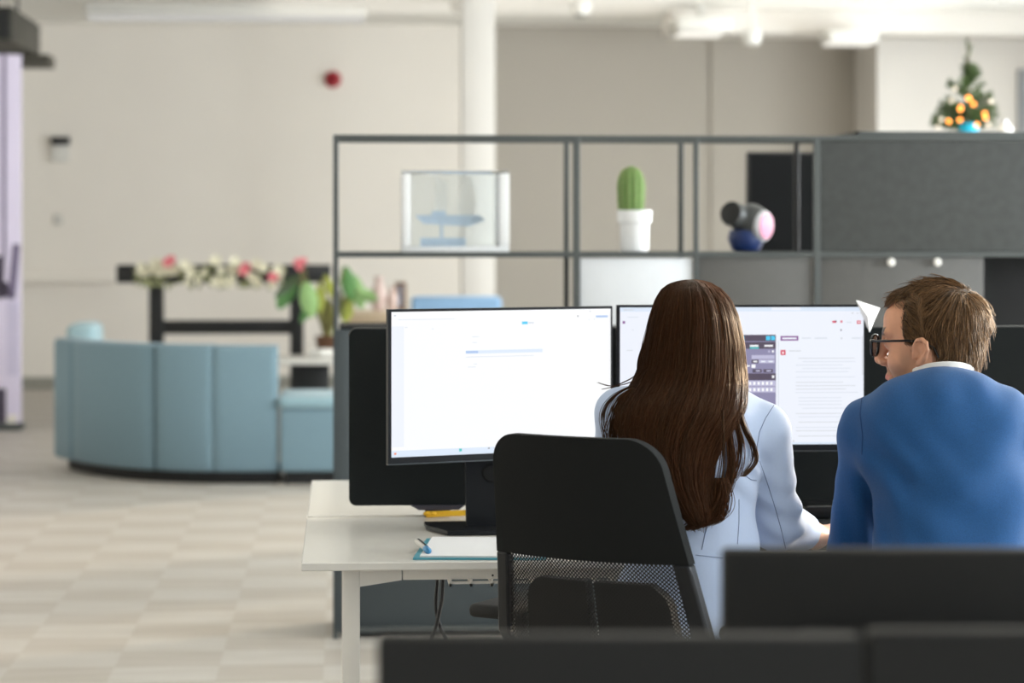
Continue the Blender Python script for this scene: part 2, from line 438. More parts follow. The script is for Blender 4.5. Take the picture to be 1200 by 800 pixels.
# end cushion showing above the left end
p = sx(95, 15.0)
bm = B(); bx(bm, p - 0.1, p + 0.08, 15.05, 15.6, 0.44, sz(378, 15.1), 0.05, 4); obj('back_cushion', bm, mat('pale_cushion_wool', (158, 184, 190), 0.9, sheen=0.2), sofa)
# low module to the right
bm = B()
lm = thing('pouf_bench', 'low blue grey bench module at the right end of the curved sofa', 'bench', ((xc_ + xd) / 2, 13.9, 0))
bx(bm, xc_ + 0.012, xd + 0.5, 13.58, 14.3, 0.07, sz(478, 13.6, 350), 0.02, 3); obj('base', bm, M_sofa, lm)
bm = B(); bx(bm, xc_ + 0.006, xd + 0.5, 13.56, 14.31, sz(478, 13.6, 350), sz(464, 13.7, 350), 0.02, 3); obj('seat_pad', bm, mat('pale_blue_wool', (142, 172, 182), 0.9, sheen=0.2), lm)
bm = B(); bx(bm, xc_ + 0.04, xd + 0.46, 13.63, 14.25, 0, 0.07); obj('plinth', bm, M_sofad, lm)

# blue high-backed bench behind the shelf
Y = 15.4
x0, x1 = sx(482, Y), sx(588, Y)
t = thing('high_back_bench', 'blue high backed bench in front of the white column', 'bench', ((x0 + x1) / 2, Y + .3, 0))
M_blue = mat('blue_wool', (140, 174, 208), 0.9, sheen=0.2)
bm = B(); bx(bm, x0, x1, Y, Y + 0.14, 0.08, sz(347, Y), 0.03, 3); obj('backrest', bm, M_blue, t)
bm = B(); bx(bm, x0, x1, Y + 0.142, Y + 0.75, 0.1, 0.45, 0.04, 3); obj('seat', bm, M_blue, t)
bm = B(); bx(bm, x0 + .03, x1 - .03, Y + .03, Y + 0.7, 0.0, 0.1); obj('plinth', bm, M_sofad, t)

# ------------------------------------------------------------------ flower trough on a black frame
Y = 18.0
x0, x1 = sx(138, Y), sx(388, Y); zt, zb = sz(310, Y, 250), sz(331, Y, 250)
t = thing('flower_stand', 'long black framed stand against the back wall holding a row of flowers', 'stand', ((x0 + x1) / 2, Y, 0))
bm = B(); bx(bm, x0, x1, Y - 0.12, Y + 0.12, zb, zt, 0.008)
obj('trough', bm, M_black, t)
for a, b_, z0 in ((175, 192, 0.0), (340, 356, 0.0)):
    bm = B(); bx(bm, sx(a, Y), sx(b_, Y), Y - 0.06, Y + 0.06, z0, zb + .01, 0.006); obj('leg', bm, M_black, t)
bm = B(); bx(bm, sx(188, Y), sx(352, Y), Y - 0.04, Y + 0.04, sz(391, Y, 250), sz(375, Y, 250), 0.006); obj('crossbar', bm, M_black, t)
M_creamf = mat('cream_petal', (232, 226, 200), 0.8, var=0.1); M_pinkf = mat('pink_petal', (228, 128, 136), 0.8, var=0.1); M_leafd = mat('sage_leaf', (150, 152, 112), 0.8, var=0.2)
arr = thing('flower_arrangement', 'row of cream and pink flowers spilling over the long black trough', 'flowers', ((x0 + x1) / 2, Y - .05, zt - .001))
def blossom(name, p, r, m):
    bm = B()
    n = 6
    ax = Vector((random.uniform(-.4, .4), -1, random.uniform(.1, .7))).normalized()
    R = Vector((0, 0, 1)).rotation_difference(ax).to_matrix()
    for k in range(n):
        a = 2 * math.pi * k / n
        Mx = (R @ Matrix.Rotation(a, 3, 'Z') @ Matrix.Rotation(-0.5, 3, 'Y'))
        ball(bm, p + Mx @ Vector((r * .6, 0, 0)), r * .55, 1, (1, .75, .25), Mx)
    ball(bm, p + ax * r * .15, r * .3, 1)
    return obj(name, bm, m, arr)
for k in range(44):
    px = random.uniform(160, 330); py = random.uniform(306, 334)
    p = Q(px, py, Y - 0.13 - random.random() * .05)
    blossom('cream_blossom', p, random.uniform(.03, .05), M_creamf)
for px, py in ((197, 309), (201, 306), (289, 314), (285, 318), (320, 326), (349, 309)):
    blossom('pink_blossom', Q(px, py, Y - 0.19), 0.045, M_pinkf)
bm = B()
for k in range(90):
    p = Q(random.uniform(160, 335), random.uniform(312, 336), Y - 0.13)
    Mx = Matrix.Rotation(random.uniform(0, 6), 3, 'Y') @ Matrix.Rotation(random.uniform(-.6, .6), 3, 'X')
    ball(bm, p, 0.04, 1, (1, .18, .35), Mx)
o = obj('foliage', bm, M_leafd, arr); o['kind'] = 'stuff'

# white side table with black pedestal, and the leafy plant on it
Y = 15.5
tz = sz(421, Y, 360)
x0, x1 = sx(322, Y), sx(400, Y)
t = thing('side_table', 'white topped side table on a black pedestal behind the sofa bench', 'table', ((x0 + x1) / 2, Y + .3, 0))
bm = B(); bx(bm, x0, x1, Y, Y + 0.6, tz - 0.035, tz, 0.008); obj('tabletop', bm, M_white, t)
bm = B(); bx(bm, sx(346, Y), sx(386, Y), Y + 0.15, Y + 0.45, 0.03, tz - 0.034, 0.006); obj('pedestal', bm, M_black, t)
bm = B(); bx(bm, sx(336, Y), sx(392, Y), Y + 0.1, Y + 0.5, 0.0, 0.03, 0.006); obj('foot', bm, M_black, t)
p = Vector((sx(383, Y + .25), Y + .25, tz))
t = thing('potted_plant', 'broad leaved green plant with pink bloom in a brown pot on the white table', 'plant', p)
bm = B(); lathe(bm, [(0.05, 0), (0.06, 0.02), (0.075, 0.13), (0.08, 0.14), (0.07, 0.14), (0.06, 0.12)], p, 24); obj('pot', bm, mat('brown_pot', (98, 66, 44), 0.6, var=.15), t)
bm = B(); lathe(bm, [(0.066, 0.118), (0.05, 0.128), (0.0, 0.13)], p, 20); obj('soil', bm, mat('soil', (50, 38, 28), 0.95), t)
M_leaf = [mat('leaf_green', (92, 140, 78), 0.5, var=0.2), mat('leaf_light', (150, 186, 120), 0.5, var=0.15), mat('leaf_yellow', (160, 166, 70), 0.55, var=0.2), mat('leaf_dark', (62, 78, 48), 0.5, var=0.2)]
M_stem = mat('plant_stem', (120, 112, 66), 0.7)
base = p + Vector((0, 0, 0.13))
def leaf(px, py, px2, py2, w, k, dy=0.0, par=t):
    A = Q(px, py, Y + .25 + dy); E = Q(px2, py2, Y + .25 + dy - .04)
    L = (E - A).length; d = (E - A).normalized(); side = d.cross(Vector((0, 1, 0))).normalized(); up = side.cross(d)
    bm = B(); n = 8; top = []
    for i in range(n + 1):
        f = i / n; ww = w * math.sin(math.pi * min(1, (f * .92 + .06))) ** .7
        c = A + d * L * f + up * (math.sin(f * math.pi) * .02)
        top.append([bm.verts.new(c + side * ww * j + up * (abs(j) * ww * .25)) for j in (-1, -.5, 0, .5, 1)] )
    bot = [[bm.verts.new(v.co - up * .003) for v in row] for row in top]
    for i in range(n):
        for j in range(4):
            bm.faces.new((top[i][j], top[i][j + 1], top[i + 1][j + 1], top[i + 1][j])); bm.faces.new((bot[i][j], bot[i + 1][j], bot[i + 1][j + 1], bot[i][j + 1]))
        for j in (0, 4):
            bm.faces.new((top[i][j], top[i + 1][j], bot[i + 1][j], bot[i][j]))
    lf = obj('leaf', bm, M_leaf[k], par)
    bm = B(); mid = (base + A) / 2 + Vector((0, 0, .06))
    tube(bm, [base + Vector((random.uniform(-.02, .02), random.uniform(-.02, .02), 0)), mid, A], 0.006, 6); obj('stem', bm, M_stem, par)
for a in ((346, 325, 326, 362, .055, 0), (358, 330, 366, 372, .06, 1), (372, 345, 352, 378, .035, 0), (352, 322, 322, 348, .03, 3), (384, 350, 384, 398, .045, 2), (380, 322, 392, 350, .03, 2),
          (404, 312, 412, 352, .05, 0), (414, 322, 424, 362, .05, 1), (420, 340, 442, 352, .04, 1), (408, 345, 404, 378, .05, 2), (392, 330, 400, 372, .03, 3), (375, 330, 376, 368, .03, 2)):
    leaf(*a, dy=random.uniform(-.08, .08))
arr = t
for px, py in ((349, 308), (356, 306), (352, 314)):
    q = Q(px, py, Y + .2)
    bm = B(); tube(bm, [base, (base + q) / 2 + Vector((-.05, 0, .1)), q], 0.005, 6); obj('flower_stem', bm, M_stem, t)
    blossom('pink_bloom', q, .026, M_pinkf)
# crumpled white paper lying on the table
q = Vector((sx(374, Y + .1), Y + .1, tz))
bm = B()
for k in range(5): ball(bm, q + Vector((random.uniform(-.06, .06), random.uniform(-.03, .03), .035)), .04, 2, (1.2, .8, .8))
tag(obj('napkin', bm, M_white, loc=q), 'crumpled white napkin on the side table below the plant', 'napkin')
# brown jugs, twigs and a small frame on a far counter behind the shelf
Y = 16.5
cz = sz(366, Y, 450)
bm = B()
t = thing('sideboard', 'pale wooden sideboard beyond the shelf left of the blue bench', 'sideboard', (sx(440, Y), Y + .25, 0))
bx(bm, sx(404, Y), sx(478, Y), Y, Y + .5, .06, cz - .04, .006); obj('body', bm, mat('pale_oak', (200, 176, 146), .6, var=.1, scale=8), t)
bm = B(); bx(bm, sx(402, Y), sx(480, Y), Y - .01, Y + .5, cz - .039, cz, .006); obj('top', bm, mat('pale_oak_top', (208, 186, 156), .6, var=.1, scale=8), t)
bm = B(); bx(bm, sx(406, Y), sx(476, Y), Y + .02, Y + .48, 0, .06); obj('plinth', bm, M_black, t)
M_br = mat('brown_glaze', (140, 106, 72), .5, var=.15)
for px, h, r, lab in ((444, .24, .055, 'brown ceramic jug on the sideboard'), (459.5, .17, .04, 'pale pink ceramic vase beside the brown jug')):
    p = Vector((sx(px, Y + .2), Y + .2, cz))
    bm = B(); lathe(bm, [(r * .6, 0), (r, h * .35), (r * .9, h * .6), (r * .45, h * .85), (r * .6, h), (r * .5, h), (r * .35, h * .85)], p, 24)
    o = thing('vase' if px > 450 else 'jug', lab, 'vase', p)
    obj('body', bm, M_br if px == 447 else mat('pink_glaze', (206, 182, 174), .5), o)
    if px == 447:
        bm = B(); tube(bm, [p + Vector((-.05, 0, h * .4)), p + Vector((-.1, 0, h * .55)), p + Vector((-.09, 0, h * .75)), p + Vector((-.03, 0, h * .85))], .01); obj('handle', bm, M_br, o)
x0, x1 = sx(463, Y + .3), sx(476, Y + .3)
t = thing('picture_frame', 'narrow wooden picture frame leaning on the sideboard', 'picture frame', ((x0 + x1) / 2, Y + .35, cz))
bm = B()
for q in ((x0, x0 + .022, cz, cz + .2), (x1 - .022, x1, cz, cz + .2), (x0, x1, cz + .178, cz + .2), (x0, x1, cz, cz + .022)): bx(bm, q[0], q[1], Y + .33, Y + .36, q[2], q[3])
obj('frame', bm, M_br, t, smooth=False)
bm = B(); bx(bm, x0 + .02, x1 - .02, Y + .345, Y + .358, cz + .02, cz + .18); obj('picture', bm, mat('pale_picture', (160, 178, 206), .6), t)
# ------------------------------------------------------------------ open shelf unit (room divider)
YS = 8.45; DEP = 0.38; T = 0.018
xp = [sx(393.5, YS), sx(675.5, YS), sx(815.5, YS), sx(957, YS), sx(1330, YS)]
zr = [0.03, 0.515, 0.93, sz(298.5, YS, 600), sz(160, YS, 600)]
sh = thing('shelf_unit', 'tall grey metal room divider shelf with open and closed compartments behind the desks', 'shelf', ((xp[0] + xp[-1]) / 2, YS + DEP / 2, 0))
for i, x in enumerate(xp):
    w = 0.009 if i not in (1, 3) else 0.012
    for k, yy in enumerate((YS, YS + DEP)):
        ww = w if k == 0 else 0.009
        bm = B(); bx(bm, x - ww, x + ww, yy - T / 2, yy + T / 2, 0, zr[4], 0.002, 1); obj('post', bm, M_frame if not (i == 3 and k == 1) else M_black, sh)
for j, z in enumerate(zr):
    for yy in (YS, YS + DEP):
        bm = B(); bx(bm, xp[0] - .009, xp[-1], yy - T / 2 + .001, yy + T / 2 - .001, z - 0.009, z + .009 - (.004 if j == 4 else 0), 0.002, 1); obj('rail', bm, M_frame, sh)
for i in range(4):
    bm = B(); bx(bm, xp[i] + .012, xp[i + 1] - .012, YS + .01, YS + DEP - .01, zr[3] - .006, zr[3] + .006); obj('shelf_board', bm, M_frame, sh, smooth=False)
# closed compartments
zp = sz(385, YS, 420)
bm = B(); bx(bm, xp[0] + .012, xp[2], YS + .012, YS + DEP - .012, 0.012, zp, 0.004); obj('cabinet_box', bm, M_panel, sh)
bm = B(); bx(bm, xp[0] - .009, xp[0] + .05, YS - .0125, YS + .014, 0.03, zp - .002, .002); obj('side_panel', bm, M_panel, sh)
bm = B(); bx(bm, xp[0] + .012, xp[2], YS + .0, YS + DEP, zp, zp + .008); obj('cabinet_top', bm, M_dark, sh)
bm = B(); bx(bm, xp[1] + .014, xp[2] - .011, YS + .002, YS + .02, zp + .009, zr[3] - .012, .002); obj('fabric_panel', bm, M_whitepanel, sh)
bm = B(); bx(bm, xp[2] + .011, xp[3] - .014, YS + .002, YS + .02, .05, zr[3] - .0065, .002); obj('cabinet_door', bm, M_taupepanel, sh)
xk = sx(1153, YS)
dd = obj('cabinet_door', (lambda bm: (bx(bm, xp[3] + .014, xk, YS + .004, YS + .022, .05, zr[3] - .0065, .002), bm)[1])(B()), M_taupepanel, sh)
for px in (1043, 1097):
    p = Q(px, 307, YS)
    bm = B(); lathe(bm, [(.006, -.01), (.006, .012), (.013, .016), (.014, .024), (.008, .03)], (p.x, YS + .004, p.z), 20, axis=(0, -1, 0)); obj('knob', bm, M_white, dd)
bm = B(); bx(bm, xk, xp[4] - .01, YS + .3, YS + .32, .05, zr[3] - .012); bx(bm, xk, xk + .012, YS + .02, YS + .3, .05, zr[3] - .012); obj('open_compartment', bm, M_dark, sh)  # near-black panels paint the shade inside the open compartment
bm = B(); bx(bm, xp[3] + .013, xp[4] - .012, YS - .004, YS + .03, zr[3] + .010, zr[4] - .012, .004, 3); obj('felt_front', bm, M_feltgrey, sh)
# flat tray on top at the right
x0 = sx(1003, YS)
t = thing('tray', 'thin dark tray lying on top of the shelf over the grey felt front', 'tray', ((x0 + xp[4]) / 2, YS + .19, zr[4] + .005))
bm = B(); bx(bm, x0, xp[4], YS + .0, YS + .36, zr[4] + .005, zr[4] + .015, .003); obj('base', bm, M_frame, t)
bm = B()
for q in ((x0, xp[4], YS, YS + .012), (x0, xp[4], YS + .348, YS + .36), (x0, x0 + .012, YS, YS + .36), (xp[4] - .012, xp[4], YS, YS + .36)): bx(bm, q[0], q[1], q[2], q[3], zr[4] + .012, zr[4] + .022)
obj('rim', bm, M_frame, t, smooth=False)

# clear acrylic block with a pale blue model inside
zs = zr[3] + .009
x0, x1 = sx(471, YS + .1), sx(596, YS + .1); zt = sz(200, YS + .1, 530)
t = thing('acrylic_block', 'clear acrylic display box with a pale blue model boat inside', 'display box', ((x0 + x1) / 2, YS + .2, zs))
bm = B(); w = .016
bx(bm, x0, x1, YS + .06, YS + .32, zs, zs + .02, .003)
obj('base_slab', bm, bpy.data.materials.get('frosted_acrylic') or mat('frosted_acrylic', (252, 253, 254), .2, trans=.25, ior=1.3, var=0), t)  # near-white colour stands in for light caught in the clear edges
bm = B(); bx(bm, x0, x1, YS + .06, YS + .32, zt - .01, zt, .003)
obj('lid', bm, M_acryl, t)
bm = B()
bx(bm, x0, x0 + .03, YS + .06, YS + .32, zs + .02, zt - .01, .004)
obj('end_block', bm, bpy.data.materials['frosted_acrylic'], t)
bm = B(); bx(bm, x1 - .036, x1, YS + .06, YS + .32, zs + .02, zt - .01, .004)
obj('end_block', bm, bpy.data.materials['frosted_acrylic'], t)
bm = B()
bx(bm, x0 + .03, x1 - .036, YS + .06, YS + .068, zs + .02, zt - .01); obj('side_sheet', bm, M_acryl, t)
bm = B(); bx(bm, x0 + .03, x1 - .036, YS + .312, YS + .32, zs + .02, zt - .01)
obj('side_sheet', bm, M_acryl, t)
xm = (x0 + x1) / 2; zm = sz(262, YS + .2, 530)
bm = B()
prism(bm, [(-.13, .03), (-.1, 0), (.06, -.01), (.12, .012), (.1, .03)], lambda a, c: Vector((xm - .01 + a, YS + .17, zm + c)), lambda a, c: Vector((xm - .01 + a, YS + .21, zm + c)))
bx(bm, xm - .08, xm - .03, YS + .175, YS + .205, zm + .03, zm + .045); bx(bm, xm - .12, xm + .04, YS + .16, YS + .22, zs + .02, zs + .05)
bx(bm, xm - .05, xm - .04, YS + .185, YS + .195, zs + .05, zm)
obj('model_boat', bm, mat('pale_blue_model', (196, 210, 224), .5), t)
bm = B()
prism(bm, [(-.035, .03), (.025, .03), (.035, .08), (.02, .15), (.0, .17), (-.02, .12)], lambda a, c: Vector((xm + .045 + a * 1.0, YS + .18, zm + c)), lambda a, c: Vector((xm + .045 + a, YS + .186, zm + c)))
prism(bm, [(-.02, .03), (.02, .03), (.03, .14), (-.02, .17)], lambda a, c: Vector((xm - .05 + a * 1.0, YS + .18, zm + c)), lambda a, c: Vector((xm - .05 + a, YS + .186, zm + c)))
obj('model_sail', bm, mat('white_sail', (250, 248, 244), .7, var=0, trans=.7, ior=1.05), t)

# cactus in a white pot
pc = Vector((sx(743.5, YS + .15), YS + .15, zs)); s = 1 / 330
t = thing('potted_cactus', 'upright green cactus in a white ceramic pot on the shelf', 'cactus', pc)
ph = 49 * s
bm = B(); lathe(bm, [(.045, 0), (.05, .004), (.053, ph - .048), (.053, ph - .046), (.061, ph - .044), (.063, ph), (.057, ph), (.055, ph - .02)], pc, 32); obj('pot', bm, mat('white_ceramic', (236, 236, 236), .3, var=.01), t)
bm = B(); lathe(bm, [(.055, ph - .02), (.03, ph - .014), (0, ph - .012)], pc, 24); obj('soil', bm, bpy.data.materials['soil'], t)
bm = B(); n = 52; rings = []
H = 52 * s + .016
for i in range(15):
    f = i / 14; r0 = .045 * (min(1, .9 + .35 * f) if f < .5 else math.sqrt(max(0, 1 - ((f - .5) / .5) ** 2.3)) * 1.03)
    rings.append([bm.verts.new(pc + Vector((-.012 + r0 * (1 + .1 * (1 if k % 4 in (0, 1) else -.6)) * math.cos(2 * math.pi * k / n), r0 * (1 + .1 * (1 if k % 4 in (0, 1) else -.6)) * math.sin(2 * math.pi * k / n), ph - .014 + H * f))) for k in range(n)])
for i in range(14):
    for k in range(n): bm.faces.new((rings[i][k], rings[i][(k + 1) % n], rings[i + 1][(k + 1) % n], rings[i + 1][k]))
bm.faces.new(rings[0][::-1]); bm.faces.new(rings[-1])
obj('cactus_body', bm, mat('cactus_green', (108, 138, 76), .7, var=.25, scale=50), t, ang=60)
bm = B()
for k in range(13):
    for f in np.linspace(.1, .93, 12):
        r0 = .045 * (min(1, .9 + .35 * f) if f < .5 else math.sqrt(max(0, 1 - ((f - .5) / .5) ** 2.3)) * 1.03) * 1.1; a = 2 * math.pi * (k * 4 + .5) / n
        c = pc + Vector((-.012 + r0 * math.cos(a), r0 * math.sin(a), ph - .014 + H * f))
        for da in (-.5, 0, .5): tube(bm, [c, c + Vector((math.cos(a + da) * .008, math.sin(a + da) * .008, .004))], [.0008, .0002], 3)
o = obj('spines', bm, mat('cactus_spine', (214, 200, 160), .6), t); o['kind'] = 'stuff'

# round gadget
pg = Vector((sx(876, YS + .12), YS + .12, zs))
t = thing('speaker_gadget', 'small round gadget with navy base, dark drum and pink speckled disc on the shelf', 'gadget', pg)
M_navy = mat('navy_plastic', (22, 44, 92), .35); M_char = mat('charcoal_plastic', (58, 60, 60), .4)
bm = B(); lathe(bm, [(.03, 0), (.05, .006), (.066, .045), (.06, .075), (.035, .09)], pg + Vector((-.005, 0, 0)), 28); obj('base', bm, M_navy, t)
c = pg + Vector((.012, 0, .105))
bm = B(); ball(bm, c, .068, 3); obj('body', bm, M_char, t)
ax = Vector((-.62, -.75, .22)).normalized()
bm = B(); lathe(bm, [(.0445, -.02), (.0445, .075), (.041, .08)], pg + Vector((-.02, -.0, .12)), 32, axis=ax); obj('drum', bm, M_char, t)
bm = B(); lathe(bm, [(.041, .076), (.041, .084), (.0, .085)], pg + Vector((-.02, -.0, .12)), 32, axis=ax); obj('drum_face', bm, M_black, t)
ax = Vector((.75, -.66, -.05)).normalized()
bm = B(); lathe(bm, [(.052, .04), (.056, .055), (.05, .064)], c + Vector((0, 0, -.01)), 32, axis=ax); obj('disc_rim', bm, mat('silver_plastic', (190, 190, 194), .3), t)
bm = B(); lathe(bm, [(.049, .06), (.046, .068), (.0, .07)], c + Vector((0, 0, -.01)), 32, axis=ax); obj('pink_disc', bm, mat('pink_speckle', (186, 84, 126), .4, var=.4, scale=70), t)

# large black display behind the shelf
Y = 10.6
x0, x1 = sx(875, Y), sx(1105, Y); z0, z1 = sz(300, Y, 900), sz(178, Y, 900)
t = thing('television', 'large black display on a floor stand behind the shelf', 'television', ((x0 + x1) / 2, Y, 0))
bm = B(); bx(bm, x0, x1, Y - .02, Y + .03, z0, z1, .006); obj('display_housing', bm, M_black, t)
bm = B(); bx(bm, x0 + .012, x1 - .012, Y - .0225, Y - .019, z0 + .012, z1 - .012); obj('screen', bm, mat('black_screen', (8, 9, 10), .5, var=0, spec=.15), t)
bm = B(); bx(bm, (x0 + x1) / 2 - .05, (x0 + x1) / 2 + .05, Y + .03, Y + .07, .03, z1 - .1, .004); obj('column', bm, M_black, t)
bm = B(); bx(bm, (x0 + x1) / 2 - .4, (x0 + x1) / 2 + .4, Y - .25, Y + .3, 0, .03, .01); obj('floor_plate', bm, M_black, t)

# christmas tree on a tall cabinet further back
Y = 12.6
zc = sz(163, Y, 1132); xt = sx(1132, Y)
cab = thing('tall_cabinet', 'tall pale cabinet standing behind the shelf and carrying the small christmas tree', 'cabinet', (xt + .1, Y + .1, 0))
bm = B(); bx(bm, xt - .4, xt + .9, Y - .2, Y + .3, .06, zc, .006); obj('body', bm, M_white, cab)
for k in range(2):
    bm = B(); bx(bm, xt - .395 + .65 * k, xt + .245 + .65 * k, Y - .22, Y - .2, .08, zc - .02, .003); d = obj('door', bm, M_white, cab)
    bm = B(); tube(bm, [(xt + .2 + .1 * k, Y - .245, 1.0), (xt + .2 + .1 * k, Y - .245, 1.2)], .006); bx(bm, xt + .195 + .1 * k, xt + .205 + .1 * k, Y - .245, Y - .22, 1.01, 1.02); bx(bm, xt + .195 + .1 * k, xt + .205 + .1 * k, Y - .245, Y - .22, 1.18, 1.19); obj('handle', bm, M_steel, d)
bm = B(); bx(bm, xt - .38, xt + .88, Y - .17, Y + .28, 0, .06); obj('plinth', bm, M_black, cab)
t = thing('christmas_tree', 'small christmas tree with warm lights and a turquoise pot above the grey felt front', 'christmas tree', (xt, Y, zc))
M_needle = mat('needle_green', (66, 86, 40), .7, var=.3, scale=20); M_trunk = mat('trunk_brown', (84, 70, 48), .8)
bm = B(); lathe(bm, [(.03, 0), (.045, .01), (.055, .075), (.05, .08)], (xt, Y - .06, zc + .001), 24)
obj('pot', bm, mat('turquoise_glaze', (30, 170, 205), .25), t)
zt = sz(42, Y, 1134)
bm = B(); tube(bm, [(xt, Y - .03, zc + .01), (xt + .008, Y, zc + .25), (xt + .012, Y, zt)], [.012, .008, .003], 8); obj('trunk', bm, M_trunk, t)
def branch(A, E, wid):
    bm = B(); tube(bm, [A, (A + E) / 2 + Vector((0, 0, -.006)), E], [.004, .003, .001], 5)
    d = (E - A).normalized(); n = int((E - A).length / .006)
    for k in range(n):
        c = A.lerp(E, (k + .5) / n)
        for q in range(5):
            v = Vector((random.uniform(-1, 1), random.uniform(-1, 1), random.uniform(-.6, 1)))
            v = (v - d * v.dot(d)).normalized() + d * .8
            tube(bm, [c, c + v.normalized() * wid * random.uniform(.7, 1.2)], [.0022, .0012], 3)
    return obj('branch', bm, M_needle, t)
for k in range(46):
    f = random.random() ** 1.3
    z = zc + .05 + .27 * f
    r = (1 - f) ** .8 * .165 + .03
    a = k * 2.4
    A = Vector((xt + .005, Y, z)); E = A + Vector((math.cos(a) * r, math.sin(a) * r * .8, .03 + .05 * f))
    branch(A, E, .028)
for k in range(6):
    A = Vector((xt + .01, Y, zt - .22 + k * .03)); E = A + Vector((random.uniform(-.02, .02), random.uniform(-.02, .02), .05)); branch(A, E, .012)
M_bulb = mat('warm_bulb', (255, 255, 255), emit=(255, 150, 60), estr=5.0); M_bulb2 = mat('white_bulb', (255, 255, 255), emit=(255, 236, 214), estr=3.0)
for px, py in ((1134.5, 114.5), (1136, 116), (1126, 126), (1125.5, 128), (1125, 140.5), (1154, 133), (1155, 138), (1145, 146), (1112, 142), (1141, 122)):
    p = Q(px, py, Y - .17)
    bm = B(); ball(bm, p, .011, 2); obj('light_bulb', bm, M_bulb, t)
for px, py in ((1119, 104), (1115, 118), (1161, 119), (1103, 140), (1099, 149), (1158, 146)):
    p = Q(px, py, Y - .17)
    bm = B(); ball(bm, p, .012, 2); obj('bauble', bm, mat('ivory_bauble', (240, 226, 206), .4), t)
p = Q(1178, 150, Y - .12); p.z = zc + .04
t2 = thing('ornament', 'white round ornament beside the small christmas tree', 'ornament', (p.x, p.y, zc))
bm = B(); ball(bm, p, .04, 3); obj('globe', bm, M_white, t2)
bm = B(); lathe(bm, [(.012, .036), (.012, .052), (.004, .055)], p); obj('cap', bm, M_steel, t2)

# ------------------------------------------------------------------ the desks
ZD = 0.736; TH = 0.017
xd0 = sx(353, 5.0); xd1 = xd0 + 1.84
def make_desk(name, y0, y1, label, front):
    t = thing(name, label, 'desk', ((xd0 + xd1) / 2, (y0 + y1) / 2, 0))
    bm = B(); bx(bm, xd0, xd1, y0, y1, ZD - TH, ZD, .002, 1); obj('desktop', bm, M_white, t)
    ya, yb = (y0 + .06, y0 + .1) if front else (y1 - .1, y1 - .06)
    for side in (0, 1):
        x = sx(401, 5.06) if side == 0 else xd1 - .1
        xs = 1 if side == 0 else -1
        xa0 = x if side == 0 else x + .037
        bm = B(); bx(bm, min(xa0, xa0 + xs * .037), max(xa0, xa0 + xs * .037), ya, yb, 0, ZD - TH - .0005, .003); obj('leg', bm, M_cream, t)
        bm = B()
        prism(bm, [(xa0 + xs * .0365, ZD - TH - .001), (xa0 + xs * .124, ZD - TH - .001), (xa0 + xs * .124, ZD - TH - .029), (xa0 + xs * .0365, ZD - TH - .042)], lambda a, c: Vector((a, ya + .002, c)), lambda a, c: Vector((a, yb - .002, c)))
        obj('bracket', bm, M_cream, t)
        yo = (y1 - .1) if front else y0 + .06
        bm = B(); bx(bm, min(xa0, xa0 + xs * .037), max(xa0, xa0 + xs * .037), yo, yo + .04, 0, ZD - TH - .0005, .003); obj('leg', bm, M_cream, t)
        bm = B(); bx(bm, min(xa0, xa0 + xs * .037), max(xa0, xa0 + xs * .037), min(yb, yo + .04) if not front else yb, max(ya, yo) if front else ya, ZD - TH - .04, ZD - TH - .001, .003); obj('side_rail', bm, M_cream, t)
    xl = sx(401, 5.06)
    bm = B(); bx(bm, xl + .126, xd1 - .19, ya + .004, yb - .004, ZD - TH - .029, ZD - TH - .0005, .002); bl = obj('beam', bm, M_cream, t)
    if front:
        bm = B(); lathe(bm, [(.0022, 0), (.0022, .001)], (sx(577.5, 5.06), ya + .004, ZD - TH - .021), 12, axis=(0, -1, 0)); obj('screw', bm, M_dark, bl)
        bm = B(); xa_, xb_ = sx(526, 5.08), sx(600, 5.08); zz = ZD - TH - .03
        bx(bm, xa_, xb_ + .5, ya + .002, ya + .008, zz - .0085, zz - .003); bx(bm, xa_, xb_ + .5, ya + .18, ya + .184, zz - .008, zz - .0045)
        for k in range(9):
            xx = xa_ + k * .0435
            bx(bm, xx, xx + .005, ya - .001, ya + .19, zz - .013, zz - .007); bx(bm, xx, xx + .005, ya - .001, ya + .006, zz - .013, zz + .003)
            bx(bm, xx, xx + .0045, ya + .186, ya + .19, zz - .012, ZD - TH)
        obj('cable_tray', bm, M_cream, t, smooth=False)
    return t
make_desk('desk', 5.0, 5.795, 'white topped desk with cream metal legs where the two people sit', True)
make_desk('desk', 5.825, 6.655, 'white topped desk facing the other way beyond the black screen divider', False)

# the felt divider between the desks
x0 = sx(409, 5.8); x1 = x0 + 1.78
z0, z1 = sz(598, 5.8, 430), sz(385.5, 5.8, 430)
t = thing('desk_divider', 'black felt screen divider standing between the two white desks', 'divider', ((x0 + x1) / 2, 5.81, ZD))
def rrect(x0, x1, z0, z1, r, n=6):
    out = []
    for cx, cz, a0 in ((x1 - r, z1 - r, 0), (x0 + r, z1 - r, 90), (x0 + r, z0 + r, 180), (x1 - r, z0 + r, 270)):
        for k in range(n + 1):
            a = math.radians(a0 + 90 * k / n); out.append((cx + r * math.cos(a), cz + r * math.sin(a)))
    return out
bm = B(); prism(bm, rrect(x0, x1, z0 + .012, z1, .018), lambda a, c: Vector((a, 5.797, c)), lambda a, c: Vector((a, 5.823, c))); obj('felt_panel', bm, M_felt, t)
bm = B()
ol = rrect(x0 + .001, x1 - .001, z0 + .013, z1 + .0012, .018)
pts = [Vector((a, 5.81, c)) for a, c in ol[:14]]
tube(bm, pts, .0035, 6); obj('edge_piping', bm, mat('grey_piping', (92, 92, 90), .8), t)
